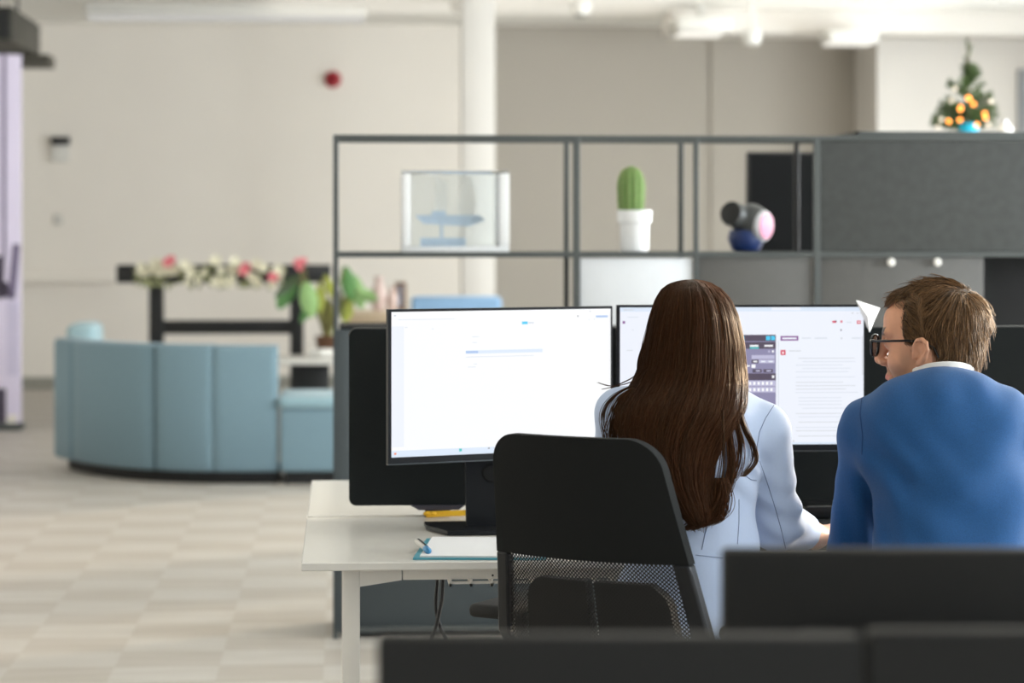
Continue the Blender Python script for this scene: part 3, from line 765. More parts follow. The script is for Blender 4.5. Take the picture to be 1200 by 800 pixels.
for px in (513, 1010):
    xx = sx(px, 5.78)
    bm = B(); prism(bm, [(xx - .065, z0 + .013), (xx + .065, z0 + .013), (xx + .05, z0 + .002), (xx - .045, z0 + .002)], lambda a, c: Vector((a, 5.78, c)), lambda a, c: Vector((a, 5.84, c)))
    bx(bm, xx - .03, xx + .03, 5.798, 5.822, ZD - .01, z0 + .02); obj('clamp', bm, mat('dark_violet_plastic', (58, 56, 66), .4), t)

# ------------------------------------------------------------------ monitors in use
def emi(name, rgb, s=0.92): return mat(name, (0, 0, 0), emit=rgb, estr=s)
E_white = emi('screen_white', (246, 247, 248)); E_whiteb = emi('screen_white_blue', (236, 240, 250)); E_pale = emi('screen_pale_blue', (218, 230, 246))
E_cyan = emi('screen_cyan', (70, 200, 240)); E_blue = emi('screen_blue', (166, 192, 232)); E_grey = emi('screen_grey', (206, 210, 216)); E_dg = emi('screen_dark_grey', (120, 118, 128))
E_dpur = emi('screen_plum', (78, 66, 86)); E_mpur = emi('screen_mauve', (138, 134, 168)); E_lpur = emi('screen_lilac', (188, 186, 214)); E_red = emi('screen_red', (212, 62, 92)); E_pur = emi('screen_purple', (134, 76, 146)); E_or = emi('screen_orange', (240, 150, 120)); E_line = emi('screen_line', (214, 220, 230)); E_teal = emi('screen_teal', (60, 190, 190)); E_wh = emi('screen_pure', (252, 252, 255))
EM = [E_white, E_whiteb, E_pale, E_cyan, E_blue, E_grey, E_dg, E_dpur, E_mpur, E_lpur, E_red, E_pur, E_or, E_line, E_teal, E_wh]
EI = {m.name: i for i, m in enumerate(EM)}
def make_monitor(label, A, Bp, h, stand_at, group, rects, base_w, base_ang):
    """A, Bp: lower left and right corners of the lit screen (world); h its height"""
    u = (Bp - A); W = u.length; u.normalize(); n = Vector((u.y, -u.x, 0)); n = n if n.y < 0 else -n      # n faces the user
    root = Vector((stand_at.x, stand_at.y, ZD))
    t = thing('monitor', label, 'monitor', root, group=group)
    def pt(a, z, d): return A + u * a + Vector((0, 0, z)) + n * d
    def slab(bm, a0, a1, z0, z1, d0, d1):
        vs = [bm.verts.new(pt(a, z, d)) for d in (d0, d1) for (a, z) in ((a0, z0), (a1, z0), (a1, z1), (a0, z1))]
        for f in ((0, 1, 2, 3), (7, 6, 5, 4), (0, 4, 5, 1), (1, 5, 6, 2), (2, 6, 7, 3), (3, 7, 4, 0)): bm.faces.new([vs[i] for i in f])
    bm = B(); slab(bm, -.008, W + .004, -.014, h + .006, -.010, -.0005); obj('housing', bm, M_blacks, t, smooth=False)
    bm = B(); slab(bm, .05, W - .05, .02, h - .05, -.04, -.0095); obj('rear_shell', bm, M_blacks, t, smooth=False)
    bm = B()
    slab(bm, -.008, -.0002, -.014, h + .006, -.0004, .0016); slab(bm, W + .0002, W + .004, -.014, h + .006, -.0004, .0016); slab(bm, -.0001, W + .0001, h + .0002, h + .006, -.0004, .0016); slab(bm, -.0001, W + .0001, -.014, -.0003, -.0004, .0016)
    obj('bezel', bm, M_blacks, t, smooth=False)
    bm = B(); slab(bm, -.0081, W + .0041, -.0165, -.0142, -.010, .003); obj('lower_trim', bm, mat('grey_trim', (78, 82, 84), .35, metal=.4), t, smooth=False)
    bm = B()
    def quad(a0, a1, z0, z1, d, mi):
        f = bm.faces.new([bm.verts.new(pt(a * W, z * h, d)) for a, z in ((a0, z0), (a1, z0), (a1, z1), (a0, z1))]); f.material_index = mi
    quad(0, 1, 0, 1, .0003, EI['screen_white'] if rects is LEFT_UI else EI['screen_white_blue'])
    for i, (a0, a1, z0, z1, mname) in enumerate(rects):
        quad(a0, a1, 1 - z1, 1 - z0, .0004 + i * .000006, EI[mname])
    o = obj('screen', bm, EM, t, smooth=False)
    # stand: neck, swivel, base plate
    mid = pt(W / 2, h * .35, -.04)
    bm = B()
    nb = Vector((0, -1, 0)); ub = Vector((1, 0, 0))
    if base_ang: nb = Matrix.Rotation(base_ang, 3, 'Z') @ nb; ub = Matrix.Rotation(base_ang, 3, 'Z') @ ub
    S = Vector((stand_at.x, stand_at.y, 0))
    def sp(a, d, z): return S + ub * a + nb * d + Vector((0, 0, z))
    vs0 = [sp(a, d, ZD + .012) for a, d in ((-.045, -.012), (.045, -.012), (.045, .012), (-.045, .012))]
    vs1 = [sp(a, d, A.z + h * .6) for a, d in ((-.05, -.012), (.05, -.012), (.05, .012), (-.05, .012))]
    a_ = [bm.verts.new(v) for v in vs0]; b2 = [bm.verts.new(v) for v in vs1]
    bm.faces.new(a_[::-1]); bm.faces.new(b2)
    for i in range(4): bm.faces.new((a_[i], a_[(i + 1) % 4], b2[(i + 1) % 4], b2[i]))
    neck = obj('stand_neck', bm, M_blacks, t, smooth=False)
    bm = B(); lathe(bm, [(.022, -.002), (.022, .0), (.018, .003), (.01, .003)], sp(.012, .0125, A.z - .052), 24, axis=nb); obj('cable_hole', bm, M_dark, neck)
    bm = B(); c1 = sp(0, 0, A.z + h * .45); tube(bm, [c1, mid + Vector((0, 0, h * .1)) + n * .004], .03, 16); obj('pivot', bm, M_black, t)
    bm = B(); w = base_w
    prism(bm, [(-w, -.09), (w, -.09), (w, -.02), (w * .7, .09), (-w * .7, .09), (-w, -.02)], lambda a, d: sp(a, d, ZD + .0025), lambda a, d: sp(a, d, ZD + .012)); obj('stand_base', bm, M_blacks, t, smooth=False)
    return t
# left screen content
LEFT_UI = [(0, 1, 0, .018, 'screen_pure'), (0, .055, .1, .93, 'screen_white_blue'), (0, 1, .955, 1, 'screen_pale_blue'), (.585, .612, .081, .101, 'screen_cyan'), (.615, .64, .086, .096, 'screen_line'),
           (.93, .985, .048, .062, 'screen_blue'), (.978, .988, .048, .062, 'screen_dg') if False else (.955, .986, .048, .062, 'screen_blue'),
           (.012, .02, .02, .03, 'screen_grey'), (.03, .28, .053, .056, 'screen_line'), (.33, .68, .277, .30, 'screen_pale_blue'), (.33, .385, .28, .296, 'screen_blue'), (.33, .64, .32, .324, 'screen_line'),
           (.36, .39, .18, .184, 'screen_line'), (.36, .38, .22, .224, 'screen_line'), (.34, .375, .39, .394, 'screen_line'), (.365, .38, .37, .374, 'screen_line'),
           (.9, .906, .012, .022, 'screen_grey'), (.842, .848, .046, .054, 'screen_dark_grey'), (.895, .9, .075, .08, 'screen_grey'), (.92, .925, .07, .076, 'screen_grey'),
           (.012, .022, .968, .982, 'screen_orange'), (.3, .312, .958, .978, 'screen_teal'), (.43, .438, .96, .968, 'screen_dark_grey'), (.455, .463, .96, .968, 'screen_grey'), (.06, .07, .105, .11, 'screen_line'), (.18, .185, .118, .124, 'screen_line')]
A = P(458.5, 536, 5.33); Bp = P(715.5, 529, 5.565); Bp.z = A.z
hm = A.z; hL = (536 - 365.5) * 5.33 / F_PX
st = (A + Bp) / 2 + Vector((-.035, .075, 0))
make_monitor('left monitor, turned to the right and showing an almost blank white page', A, Bp, hL, st, 'lit monitors on the desk', LEFT_UI, .135, math.radians(2))
# right screen content (fractions of the lit area, x 726..1012, y 366..528)
def fx(px): return (px - 726) / 286
def fy(py): return (py - 366) / 162
R_UI = [(0, 1, 0, .03, 'screen_pale_blue'), (.62, .74, .0, .022, 'screen_white_blue'), (0, 1, .985, 1, 'screen_pale_blue')]
def R(x0, x1, y0, y1, m): R_UI.append((fx(x0), fx(x1), fy(y0), fy(y1), m))
R(868, 908.5, 399, 468, 'screen_mauve') if False else None
R(838, 908.5, 398.5, 500, 'screen_mauve')
R(838, 908.5, 398.5, 406, 'screen_plum'); R(838, 908.5, 407, 415, 'screen_plum'); R(838, 908.5, 415, 422, 'screen_mauve'); R(838, 908.5, 444, 452, 'screen_plum')
R(867, 871.5, 400, 405, 'screen_cyan'); R(897, 902, 400, 405, 'screen_cyan'); R(903, 907.5, 400, 405, 'screen_cyan')
for a, b_ in ((862, 871), (878, 888), (895, 905)): R(a, b_, 410.5, 412.5, 'screen_pure')
R(878, 888.5, 413, 415, 'screen_teal'); R(899.5, 901.5, 417, 419.5, 'screen_lilac'); R(904, 906, 417, 419.5, 'screen_pure')
R(880, 907, 422.5, 427, 'screen_lilac'); R(880, 888, 428, 432, 'screen_plum'); R(888.5, 907, 428, 432, 'screen_lilac'); R(882, 886.5, 429.2, 430.8, 'screen_pure'); R(891, 896, 429.2, 430.8, 'screen_white_blue'); R(900, 905, 429.2, 430.8, 'screen_white_blue')
R(880, 884.5, 433.5, 437.5, 'screen_pure'); R(866, 878, 434.5, 436, 'screen_pure'); R(881, 892, 439, 443, 'screen_plum'); R(894, 905, 439, 443, 'screen_plum'); R(885, 890, 440.2, 441.8, 'screen_lilac'); R(897.5, 903, 440.2, 441.8, 'screen_lilac')
R(862, 871, 447, 449, 'screen_pure'); R(904, 906.5, 446.5, 449.5, 'screen_pure')
R(870, 908, 452.5, 459, 'screen_lilac'); R(870, 908, 460, 466.5, 'screen_lilac')
for k in range(7):
    R(872 + k * 5, 874.5 + k * 5, 454, 457.5, 'screen_pure'); R(872 + k * 5, 874.5 + k * 5, 461.5, 465, 'screen_pure')
R(914, 935, 400, 405.5, 'screen_purple'); R(916, 933, 401.8, 403.8, 'screen_white_blue')
R(939, 950, 402, 403.2, 'screen_line'); R(954, 969, 402, 403.4, 'screen_line'); R(985, 987, 402, 404, 'screen_grey'); R(998, 1009, 402, 403.4, 'screen_line')
R(914, 920, 416.5, 422.5, 'screen_red'); R(924, 938, 417.2, 418.2, 'screen_grey')
R(975, 980, 382.2, 384.6, 'screen_red'); R(978.5, 980, 381.8, 383.4, 'screen_plum'); R(984.5, 987, 382, 384.4, 'screen_red'); R(984.6, 986, 392, 394.2, 'screen_dark_grey'); R(992, 998, 383.6, 384.6, 'screen_line')
R(1004, 1008.5, 382, 386, 'screen_red'); R(1005, 1007.5, 383.6, 384.4, 'screen_pure'); R(1005.9, 1006.7, 382.8, 385.2, 'screen_pure')
R(998, 1000, 372.4, 374, 'screen_grey'); R(1003.5, 1006, 373, 373.8, 'screen_grey'); R(1008, 1010, 372.2, 374, 'screen_grey')
R(1010.2, 1011.2, 401, 446, 'screen_grey'); R(911, 912, 406, 500, 'screen_line')
R(728, 734, 385, 387, 'screen_blue') if False else R(729, 732, 382, 385, 'screen_purple')
R(730, 742, 368.4, 369.4, 'screen_grey'); R(735, 748, 377, 377.8, 'screen_line'); R(740, 742, 392, 392.8, 'screen_line'); R(734, 741, 416, 416.8, 'screen_grey')
rr = random.Random(5)
y = 426.0
while y < 522:
    a = 932 + rr.choice((0, 0, 3, 8)); e = rr.uniform(985, 1007)
    if y > 424: R(a, e, y, y + .8, 'screen_line' if rr.random() < .7 else 'screen_grey')
    y += rr.choice((4.0, 4.0, 4.4, 6.2))
R(928.5, 930, 523, 525, 'screen_grey')
# little white tent shape of the red badge
R(916, 918, 418.6, 421, 'screen_pure')
A = P(726.5, 528, 5.62); Bp = P(1012, 528, 5.62)
A.y = Bp.y = 5.6; A.z = Bp.z = hm
A.x, Bp.x = sx(726.5, 5.6), sx(1012, 5.6)
st = (A + Bp) / 2 + Vector((0, .075, 0))
make_monitor('right monitor, facing straight on with a dark panel and lines of text', A, Bp, .3206, st, 'lit monitors on the desk', R_UI, .135, 0)

# ------------------------------------------------------------------ small things on the desk
# notebook / tablet with teal edge
def D_(px, py): # point on the desktop
    D = (CAM_H - ZD) * F_PX / (py - HZ); return P(px, py, D)
a = D_(484, 656); b_ = D_(500, 633); c = D_(640, 633.5); d = D_(640, 656.5)
t = thing('notepad', 'white notepad in a teal edged folder lying on the desk left of the chair', 'notepad', ((a.x + c.x) / 2, (a.y + c.y) / 2, ZD))
def flat(pts, z0, z1, m, name, par):
    bm = B(); lo = [bm.verts.new((p.x, p.y, z0)) for p in pts]; hi = [bm.verts.new((p.x, p.y, z1)) for p in pts]
    bm.faces.new(lo[::-1]); bm.faces.new(hi); k = len(pts)
    for i in range(k): bm.faces.new((lo[i], lo[(i + 1) % k], hi[(i + 1) % k], hi[i]))
    return obj(name, bm, m, par, smooth=False)
flat([a, d, c, b_], ZD + .0005, ZD + .005, mat('teal_card', (84, 158, 176), .5), 'cover', t)
e = Vector((.016, .006, 0))
flat([a + Vector((.014, .004, 0)), d + Vector((-.01, .004, 0)), c + Vector((-.01, -.006, 0)), b_ + Vector((.012, -.004, 0))], ZD + .005, ZD + .0085, mat('paper', (226, 226, 226), .7, var=.01), 'pages', t)
p0 = D_(489, 642); p1 = D_(502, 653.5); p0.z = p1.z = ZD + .0148
t = thing('pen', 'short black and white pen with a blue end lying across the notepad corner', 'pen', (p0.x, p0.y, ZD + .0085))
bm = B(); tube(bm, [p0, p0.lerp(p1, .8)], .0062, 14); obj('barrel', bm, M_white, t)
bm = B(); tube(bm, [p0.lerp(p1, .05) + Vector((.0012, .0016, .0016)), p0.lerp(p1, .8) + Vector((.0012, .0016, .0016))], .0052, 14); obj('clip', bm, M_black, t)
bm = B(); tube(bm, [p0.lerp(p1, .78), p1], [.0068, .0068], 14); ball(bm, p1, .0066, 2); obj('cap', bm, mat('blue_cap', (64, 136, 184), .4), t)
# yellow lanyard strap on the far desk under the divider
zz = ZD + .006
def G(px, py):
    D = (CAM_H - zz) * F_PX / (py - HZ); return P(px, py, D)
pp = [D_(499, 604.5), D_(505, 604), D_(512, 604.4), D_(522, 603.2), D_(533, 601.8), D_(543, 600.4), D_(556, 599.2)]
for q in pp: q.z = ZD + .004; q.y = min(q.y, 5.93)
pp = [Vector((q.x, 5.775 - .002 * i + (0.0), ZD + .009 + (.0009 * i))) for i, q in enumerate(pp)]
t = thing('strap', 'yellow strap with a knotted end lying under the black divider', 'strap', pp[0])
bm = B()
for i in range(len(pp) - 1):
    pass
tp = [bm.verts.new(q + Vector((0, .008, .004))) for q in pp]; tm = [bm.verts.new(q + Vector((0, -.008, -.006))) for q in pp]
tp2 = [bm.verts.new(q + Vector((0, .008, .0025))) for q in pp]; tm2 = [bm.verts.new(q + Vector((0, -.008, -.008))) for q in pp]
for i in range(len(pp) - 1):
    bm.faces.new((tp[i], tp[i + 1], tm[i + 1], tm[i])); bm.faces.new((tp2[i], tm2[i], tm2[i + 1], tp2[i + 1])); bm.faces.new((tm[i], tm[i + 1], tm2[i + 1], tm2[i])); bm.faces.new((tp[i], tp2[i], tp2[i + 1], tp[i + 1]))
M_yel = mat('yellow_webbing', (236, 184, 44), .6, var=.08, scale=200)
obj('webbing', bm, M_yel, t)
bm = B(); ball(bm, pp[0] + Vector((.004, 0, 0)), .008, 2, (1.5, 1, .8)); ball(bm, pp[1] + Vector((.004, 0, 0)), .007, 2, (1.2, 1, .8)); obj('knot', bm, M_yel, t)
xm0 = sx(852, 5.4)
t = thing('desk_mat', 'black desk mat under the right monitor and keyboard', 'desk mat', (xm0 + .4, 5.44, ZD))
bm = B(); bx(bm, xm0, xm0 + .84, 5.12, 5.765, ZD + .0003, ZD + .0022, .0005, 1); obj('sheet', bm, M_felt, t)
bm = B(); tube(bm, [(xm0, 5.121, ZD + .0024), (xm0 + .84, 5.121, ZD + .0024)], .0012, 6); obj('edge_stitching', bm, bpy.data.materials['grey_piping'], t)
# black keyboard under the right monitor
xk0, xk1 = sx(858, 5.3), sx(1010, 5.3)
t = thing('keyboard', 'black keyboard on the desk in front of the two people', 'keyboard', ((xk0 + xk1) / 2, 5.32, ZD))
bm = B(); bx(bm, xk0, xk1, 5.25, 5.39, ZD + .0025, ZD + .016, .004); obj('base', bm, M_black, t)
bm = B()
for r in range(5):
    for k in range(15):
        x = xk0 + .008 + k * (xk1 - xk0 - .016) / 15; yy = 5.257 + r * .0255
        bx(bm, x + .001, x + (xk1 - xk0 - .016) / 15 - .001, yy, yy + .022, ZD + .0155, ZD + .021)
obj('keys', bm, M_blackm, t, smooth=False)
xk0, xk1 = sx(943, 5.66), sx(1040, 5.66)
t = thing('docking_station', 'flat black docking box on the desk behind the keyboard, under the divider', 'docking station', ((xk0 + xk1) / 2, 5.7, ZD))
bm = B(); bx(bm, xk0, xk1, 5.655, 5.762, ZD + .0025, ZD + .036, .005, 3); obj('case', bm, M_black, t)
bm = B(); bx(bm, xk0 + .006, xk1 - .006, 5.6535, 5.656, ZD + .0315, ZD + .034); obj('trim_line', bm, bpy.data.materials['grey_piping'], t)
# paper plane lodged on the corner of the right monitor
t = thing('paper_plane', 'folded white paper plane caught on the top right corner of the right monitor', 'paper plane', P(1018, 388, 5.58))
a0, b0, c0 = Q(1003.5, 352, 5.5975), Q(1031, 361, 5.62), Q(1019, 389, 5.5975)
m0 = Q(1017, 371, 5.555); k0 = Q(1024, 376, 5.615)
bm = B()
def tri(p, q, r):
    n_ = (q - p).cross(r - p).normalized() * .0008
    v = [bm.verts.new(x) for x in (p + n_, q + n_, r + n_, p - n_, q - n_, r - n_)]
    bm.faces.new(v[:3]); bm.faces.new((v[5], v[4], v[3]))
    for i in range(3): bm.faces.new((v[i], v[(i + 1) % 3], v[3 + (i + 1) % 3], v[3 + i]))
tri(a0, b0, m0); tri(a0, m0, c0); tri(m0, b0, k0); tri(m0, k0, c0)
obj('folded_sheet', bm, mat('white_paper', (240, 240, 238), .8, var=.01), t, smooth=False)
# two black cables hanging under the desk
for nm, pts, lab in (('a', [(514, 684), (511, 700), (512, 720), (517, 738), (523, 752), (524, 800)], 'black cable hanging under the desk, straying right at its lower end'), ('b', [(519, 684), (518, 700), (514, 720), (510, 738), (505, 752), (503, 800)], 'black cable hanging under the desk, straying left at its lower end')):
    v = [P(px, py, 5.3 + (.012 if nm == 'a' else -.004)) for px, py in pts]
    v[0].z = ZD - TH - .045; v[-1] = v[-2] + Vector((0, 0, -.06)); q = v[-1].copy()
    for zz3 in (.36, .26, .16, .07): q = Vector((q.x + (.006 if nm == 'a' else -.006), q.y + .004, zz3)); v.append(q)
    v.append(Vector((q.x + (.05 if nm == 'a' else -.05), q.y + .03, .0065)))
    bm = B()
    # smooth it
    from mathutils import geometry
    s = []
    for i in range(len(v) - 1):
        p0_, p1_, p2_, p3_ = v[max(i - 1, 0)], v[i], v[i + 1], v[min(i + 2, len(v) - 1)]
        for k in range(6):
            f = k / 6
            s.append(.5 * ((2 * p1_) + (p2_ - p0_) * f + (2 * p0_ - 5 * p1_ + 4 * p2_ - p3_) * f * f + (3 * p1_ - p0_ - 3 * p2_ + p3_) * f ** 3))
    s.append(v[-1]); 
    top = Vector((v[0].x, v[0].y, ZD - TH - .002)); s.insert(0, top)
    tube(bm, s, .0042, 8); tag(obj('cable', bm, M_black, loc=v[-1]), lab, 'cable')

# ------------------------------------------------------------------ office chair (local frame: x right, y forward)
def mesh_mat():
    m = bpy.data.materials.new('black_chair_mesh'); m.use_nodes = True
    nt = m.node_tree; b = nt.nodes['Principled BSDF']; L = nt.links.new
    b.inputs['Base Color'].default_value = (*lin((22, 22, 22)), 1); b.inputs['Roughness'].default_value = .7
    tc = nt.nodes.new('ShaderNodeTexCoord'); sp_ = nt.nodes.new('ShaderNodeSeparateXYZ'); L(tc.outputs['Object'], sp_.inputs[0])
    pitch = .0076
    def mth(op, a, bb=None):
        n = nt.nodes.new('ShaderNodeMath'); n.operation = op
        for i, v in enumerate((a, bb)):
            if v is None: continue
            if isinstance(v, (int, float)): n.inputs[i].default_value = v
            else: L(v, n.inputs[i])
        return n.outputs[0]
    k = 2 * math.pi / pitch
    xx = mth('SINE', mth('MULTIPLY', sp_.outputs['X'], k)); zz_ = mth('SINE', mth('MULTIPLY', sp_.outputs['Z'], k))
    prod = mth('MULTIPLY', xx, zz_)
    hole = mth('GREATER_THAN', prod, .1)
    tr = nt.nodes.new('ShaderNodeBsdfTransparent'); mx = nt.nodes.new('ShaderNodeMixShader')
    L(hole, mx.inputs[0]); L(b.outputs[0], mx.inputs[1]); L(tr.outputs[0], mx.inputs[2])
    L(mx.outputs[0], nt.nodes['Material Output'].inputs['Surface'])
    return m
CH_YAW = math.radians(30)
bc = P(680, 600, 4.44)
fw = Vector((math.sin(CH_YAW + YAW) , math.cos(CH_YAW + YAW), 0))
# note: the camera itself is turned to the right by YAW
croot = Vector((bc.x, bc.y, 0)) + fw * .25
ch = thing('office_chair', 'black office chair with mesh lower back standing behind the woman', 'office chair', croot, rz=-(CH_YAW + YAW), local=True)
TILT = math.tan(math.radians(15))
zt_, zb_ = 1.046, .56
def bk(x, z, d):  # surface of the backrest, concave to the front; d = thickness direction towards the back
    return Vector((x, -.25 - (z - .86) * TILT + 1.0 * x * x - .10 * max(0, .8 - z) ** 1.5 - d, z))
def hw(z):  # half width
    f = (zt_ - z) / (zt_ - .66)
    w = .170 + .056 * min(1, f) ** 1.1
    if z < .66: w = .226 - .06 * ((.66 - z) / .1)
    rr_ = .055
    if z > zt_ - rr_: w -= rr_ - math.sqrt(max(0, rr_ ** 2 - (z - (zt_ - rr_)) ** 2))
    return w
def crown(x): return 0.012 * (1 - (x / .2) ** 2) - .006
def sheet(bm, zs_, x0f, x1f, nx, d0, d1):
    rows = []
    for d in (d0, d1):
        rows.append([[bm.verts.new(bk(x0f(z) + (x1f(z) - x0f(z)) * i / nx, z, d)) for i in range(nx + 1)] for z in zs_])
    nz = len(zs_)
    for s, R_ in enumerate(rows):
        for j in range(nz - 1):
            for i in range(nx):
                q = (R_[j][i], R_[j][i + 1], R_[j + 1][i + 1], R_[j + 1][i]); bm.faces.new(q if s else q[::-1])
    a, b = rows
    for j in range(nz - 1):
        for i in (0, nx): bm.faces.new((a[j][i], a[j + 1][i], b[j + 1][i], b[j][i]))
    for i in range(nx):
        for j in (0, nz - 1): bm.faces.new((a[j][i], a[j][i + 1], b[j][i + 1], b[j][i]))
zs_u = [.815, .83] + list(np.linspace(.86, .975, 7)) + [zt_ - .055 + .055 * math.sin(a) for a in np.linspace(.05, math.pi / 2 - .02, 9)]
bm = B(); sheet(bm, zs_u, lambda z: -hw(z), lambda z: hw(z), 20, -.014, .012)
o = obj('upper_backrest', bm, M_chairfab, ch, ang=60)
bv = o.modifiers.new('soft_edge', 'BEVEL'); bv.width = .006; bv.segments = 3; bv.limit_method = 'ANGLE'; bv.angle_limit = math.radians(50)
zs_l = list(np.linspace(.57, .8155, 12))
fwid = lambda z: .03 + .012 * max(0, (.8 - z))
for s in (-1, 1):
    bm = B()
    if s < 0: sheet(bm, zs_l, lambda z: -hw(z), lambda z: -hw(z) + fwid(z), 4, -.014, .014)
    else: sheet(bm, zs_l, lambda z: hw(z) - fwid(z), lambda z: hw(z), 4, -.014, .014)
    o = obj('back_frame_side', bm, M_blacks, ch, ang=60)
    bv = o.modifiers.new('soft_edge', 'BEVEL'); bv.width = .005; bv.segments = 2; bv.limit_method = 'ANGLE'; bv.angle_limit = math.radians(50)
bm = B(); sheet(bm, [.545, .56, .585], lambda z: -.2, lambda z: .2, 12, -.012, .012); obj('back_frame_bottom', bm, M_blacks, ch)
bm = B(); sheet(bm, list(np.linspace(.575, .82, 14)), lambda z: -hw(z) + .02, lambda z: hw(z) - .02, 18, -.001, .0005); obj('mesh_panel', bm, mesh_mat(), ch)
# two lumbar pads in front of the mesh, a narrow slot between them
def pad(a0, a1, r_out):
    bm = B()
    zz2 = list(np.linspace(.56, .735, 8)) + [.755, .766, .772]
    def x0f(z): return a0 if a0 > -.05 else a0 - .02 * (.77 - z) / .2 + (max(0, z - .735) / .037) ** 2 * .03
    def x1f(z): return a1 if a1 < .05 else a1 + .02 * (.77 - z) / .2 - (max(0, z - .735) / .037) ** 2 * .03
    sheet(bm, zz2, x0f, x1f, 8, -.04, -.012)
    return bm
obj('lumbar_pad', pad(-.145, -.009, 0), M_blackm, ch, ang=60); obj('lumbar_pad', pad(.009, .145, 0), M_blackm, ch, ang=60)
# seat, arms, column, base
bm = B(); bx(bm, -.24, .24, -.22, .25, .42, .475, .026, 4); obj('seat', bm, M_chairfab, ch, ang=60)
bm = B(); bx(bm, -.12, .12, -.12, .12, .36, .42, .012); obj('mechanism', bm, M_black, ch)
bm = B(); tube(bm, [(0, -.1, .38), (0, -.25, .40), (0, -.3, .5), (0, -.275, .6)], [.03, .03, .028, .025], 12); obj('back_support', bm, M_black, ch)
for s in (-1, 1):
    bm = B(); tube(bm, [(s * .16, 0, .41), (s * .25, 0, .42), (s * .266, 0, .48), (s * .266, 0, .675)], .016, 12); arm = obj('arm_post', bm, M_black, ch)
    bm = B(); bx(bm, s * .266 - .04, s * .266 + .04, -.145, .09, .672, .699, .012, 3); obj('arm_pad', bm, M_blackm, arm)
bm = B(); lathe(bm, [(.028, .1), (.028, .25), (.02, .25), (.02, .36)], (0, 0, 0), 20); obj('gas_column', bm, M_black, ch)
for k in range(5):
    a = 2 * math.pi * k / 5 + .3; dx, dy = math.cos(a), math.sin(a)
    bm = B(); tube(bm, [(0, 0, .12), (dx * .16, dy * .16, .105), (dx * .3, dy * .3, .075)], [.03, .024, .016], 10); lg = obj('base_leg', bm, M_black, ch)
    bm = B(); 
    for s in (-1, 1):
        lathe(bm, [(.01, -.009), (.03, -.009), (.03, .009), (.01, .009)], (dx * .3 - dy * s * .014, dy * .3 + dx * s * .014, .03), 18, axis=(-dy, dx, 0))
    tube(bm, [(dx * .3, dy * .3, .03), (dx * .3, dy * .3, .08)], .006, 8); obj('caster', bm, M_black, lg)

# stool under the man
sp0 = P(1114, 600, 4.66)
t = thing('stool', 'round black swivel stool the man in the blue sweater sits on', 'stool', (sp0.x, sp0.y, 0))
bm = B(); lathe(bm, [(.15, .4), (.19, .41), (.2, .44), (.19, .468), (.15, .475)], (sp0.x, sp0.y, 0), 36); obj('seat', bm, M_chairfab, t)
bm = B(); lathe(bm, [(.03, .1), (.03, .26), (.02, .26), (.02, .4)], (sp0.x, sp0.y, 0), 20); obj('gas_column', bm, M_black, t)
for k in range(5):
    a = 2 * math.pi * k / 5; dx, dy = math.cos(a), math.sin(a); c0 = Vector((sp0.x, sp0.y, 0))
    bm = B(); tube(bm, [c0 + Vector((0, 0, .12)), c0 + Vector((dx * .15, dy * .15, .1)), c0 + Vector((dx * .27, dy * .27, .07))], [.028, .022, .015], 10); lg = obj('base_leg', bm, M_black, t)
    bm = B(); ball(bm, c0 + Vector((dx * .27, dy * .27, .03)), .03, 2, (.8, .8, 1)); tube(bm, [c0 + Vector((dx * .27, dy * .27, .05)), c0 + Vector((dx * .27, dy * .27, .072))], .008, 8); obj('caster', bm, M_black, lg)

# ------------------------------------------------------------------ dark monitors in the foreground and their desk
def fg_monitor(label, cx, cy, w, zb, zt, zdesk, yaw):
    """seen from behind: shell, port recess, neck and foot"""
    t = thing('monitor', label, 'monitor', (cx, cy, zdesk), rz=yaw, local=True)
    z0, z1 = zb - zdesk, zt - zdesk
    bm = B(); bx(bm, -w / 2, w / 2, -.012, .02, z0, z1, .006, 3); obj('housing', bm, M_blackm, t)
    bm = B(); bx(bm, -w / 2 + .07, w / 2 - .07, -.04, -.011, z0 + .03, z1 - .075, .015, 3); obj('rear_bulge', bm, M_blackm, t)
    bm = B(); bx(bm, -w / 2 + .008, w / 2 - .008, .0195, .0212, z0 + .018, z1 - .008); obj('screen', bm, bpy.data.materials['black_screen'], t)
    bm = B(); bx(bm, -.045, .045, -.06, -.039, .01, (z0 + z1) / 2 + .02, .004); obj('stand_neck', bm, M_black, t)
    bm = B(); bx(bm, -.12, .12, -.14, .08, .0005, .012, .004); obj('stand_base', bm, M_black, t)
zf = .735
def fg(px0, px1, D, py, lab, yaw=0.0, wx=None):
    a = P(px0, py, D); b = P(px1, py, D)
    w = (b - a).length if wx is None else wx
    c = a + (b - a).normalized() * w / 2
    fg_monitor(lab, c.x, c.y, w, zf + .035, a.z, zf, yaw - YAW)
fg(442, 1009, 2.05, 744, 'black monitor seen from behind, at the bottom centre below the mesh chair')
fg(1015, 1600, 2.05, 738, 'black monitor seen from behind, cut off by the bottom right corner', wx=.42)
fg(846, 1400, 2.45, 643, 'black monitor seen from behind, standing directly in front of the man in blue', wx=.5)
t = thing('desk', 'white desk in the foreground carrying the three dark monitors', 'desk', P(900, 270, 2.6) * Vector((1, 1, 0)) if False else Vector((.75, 2.25, 0)))
bm = B(); bx(bm, -.25, 1.5, 1.72, 2.85, zf - .02, zf, .002); obj('desktop', bm, M_white, t)
for x in (-.2, 1.41):
    for y in (1.76, 2.76):
        bm = B(); bx(bm, x, x + .04, y, y + .04, 0, zf - .0205, .002); obj('leg', bm, M_cream, t)
    bm = B(); bx(bm, x, x + .04, 1.8005, 2.7595, zf - .06, zf - .0205, .002); obj('side_rail', bm, M_cream, t)
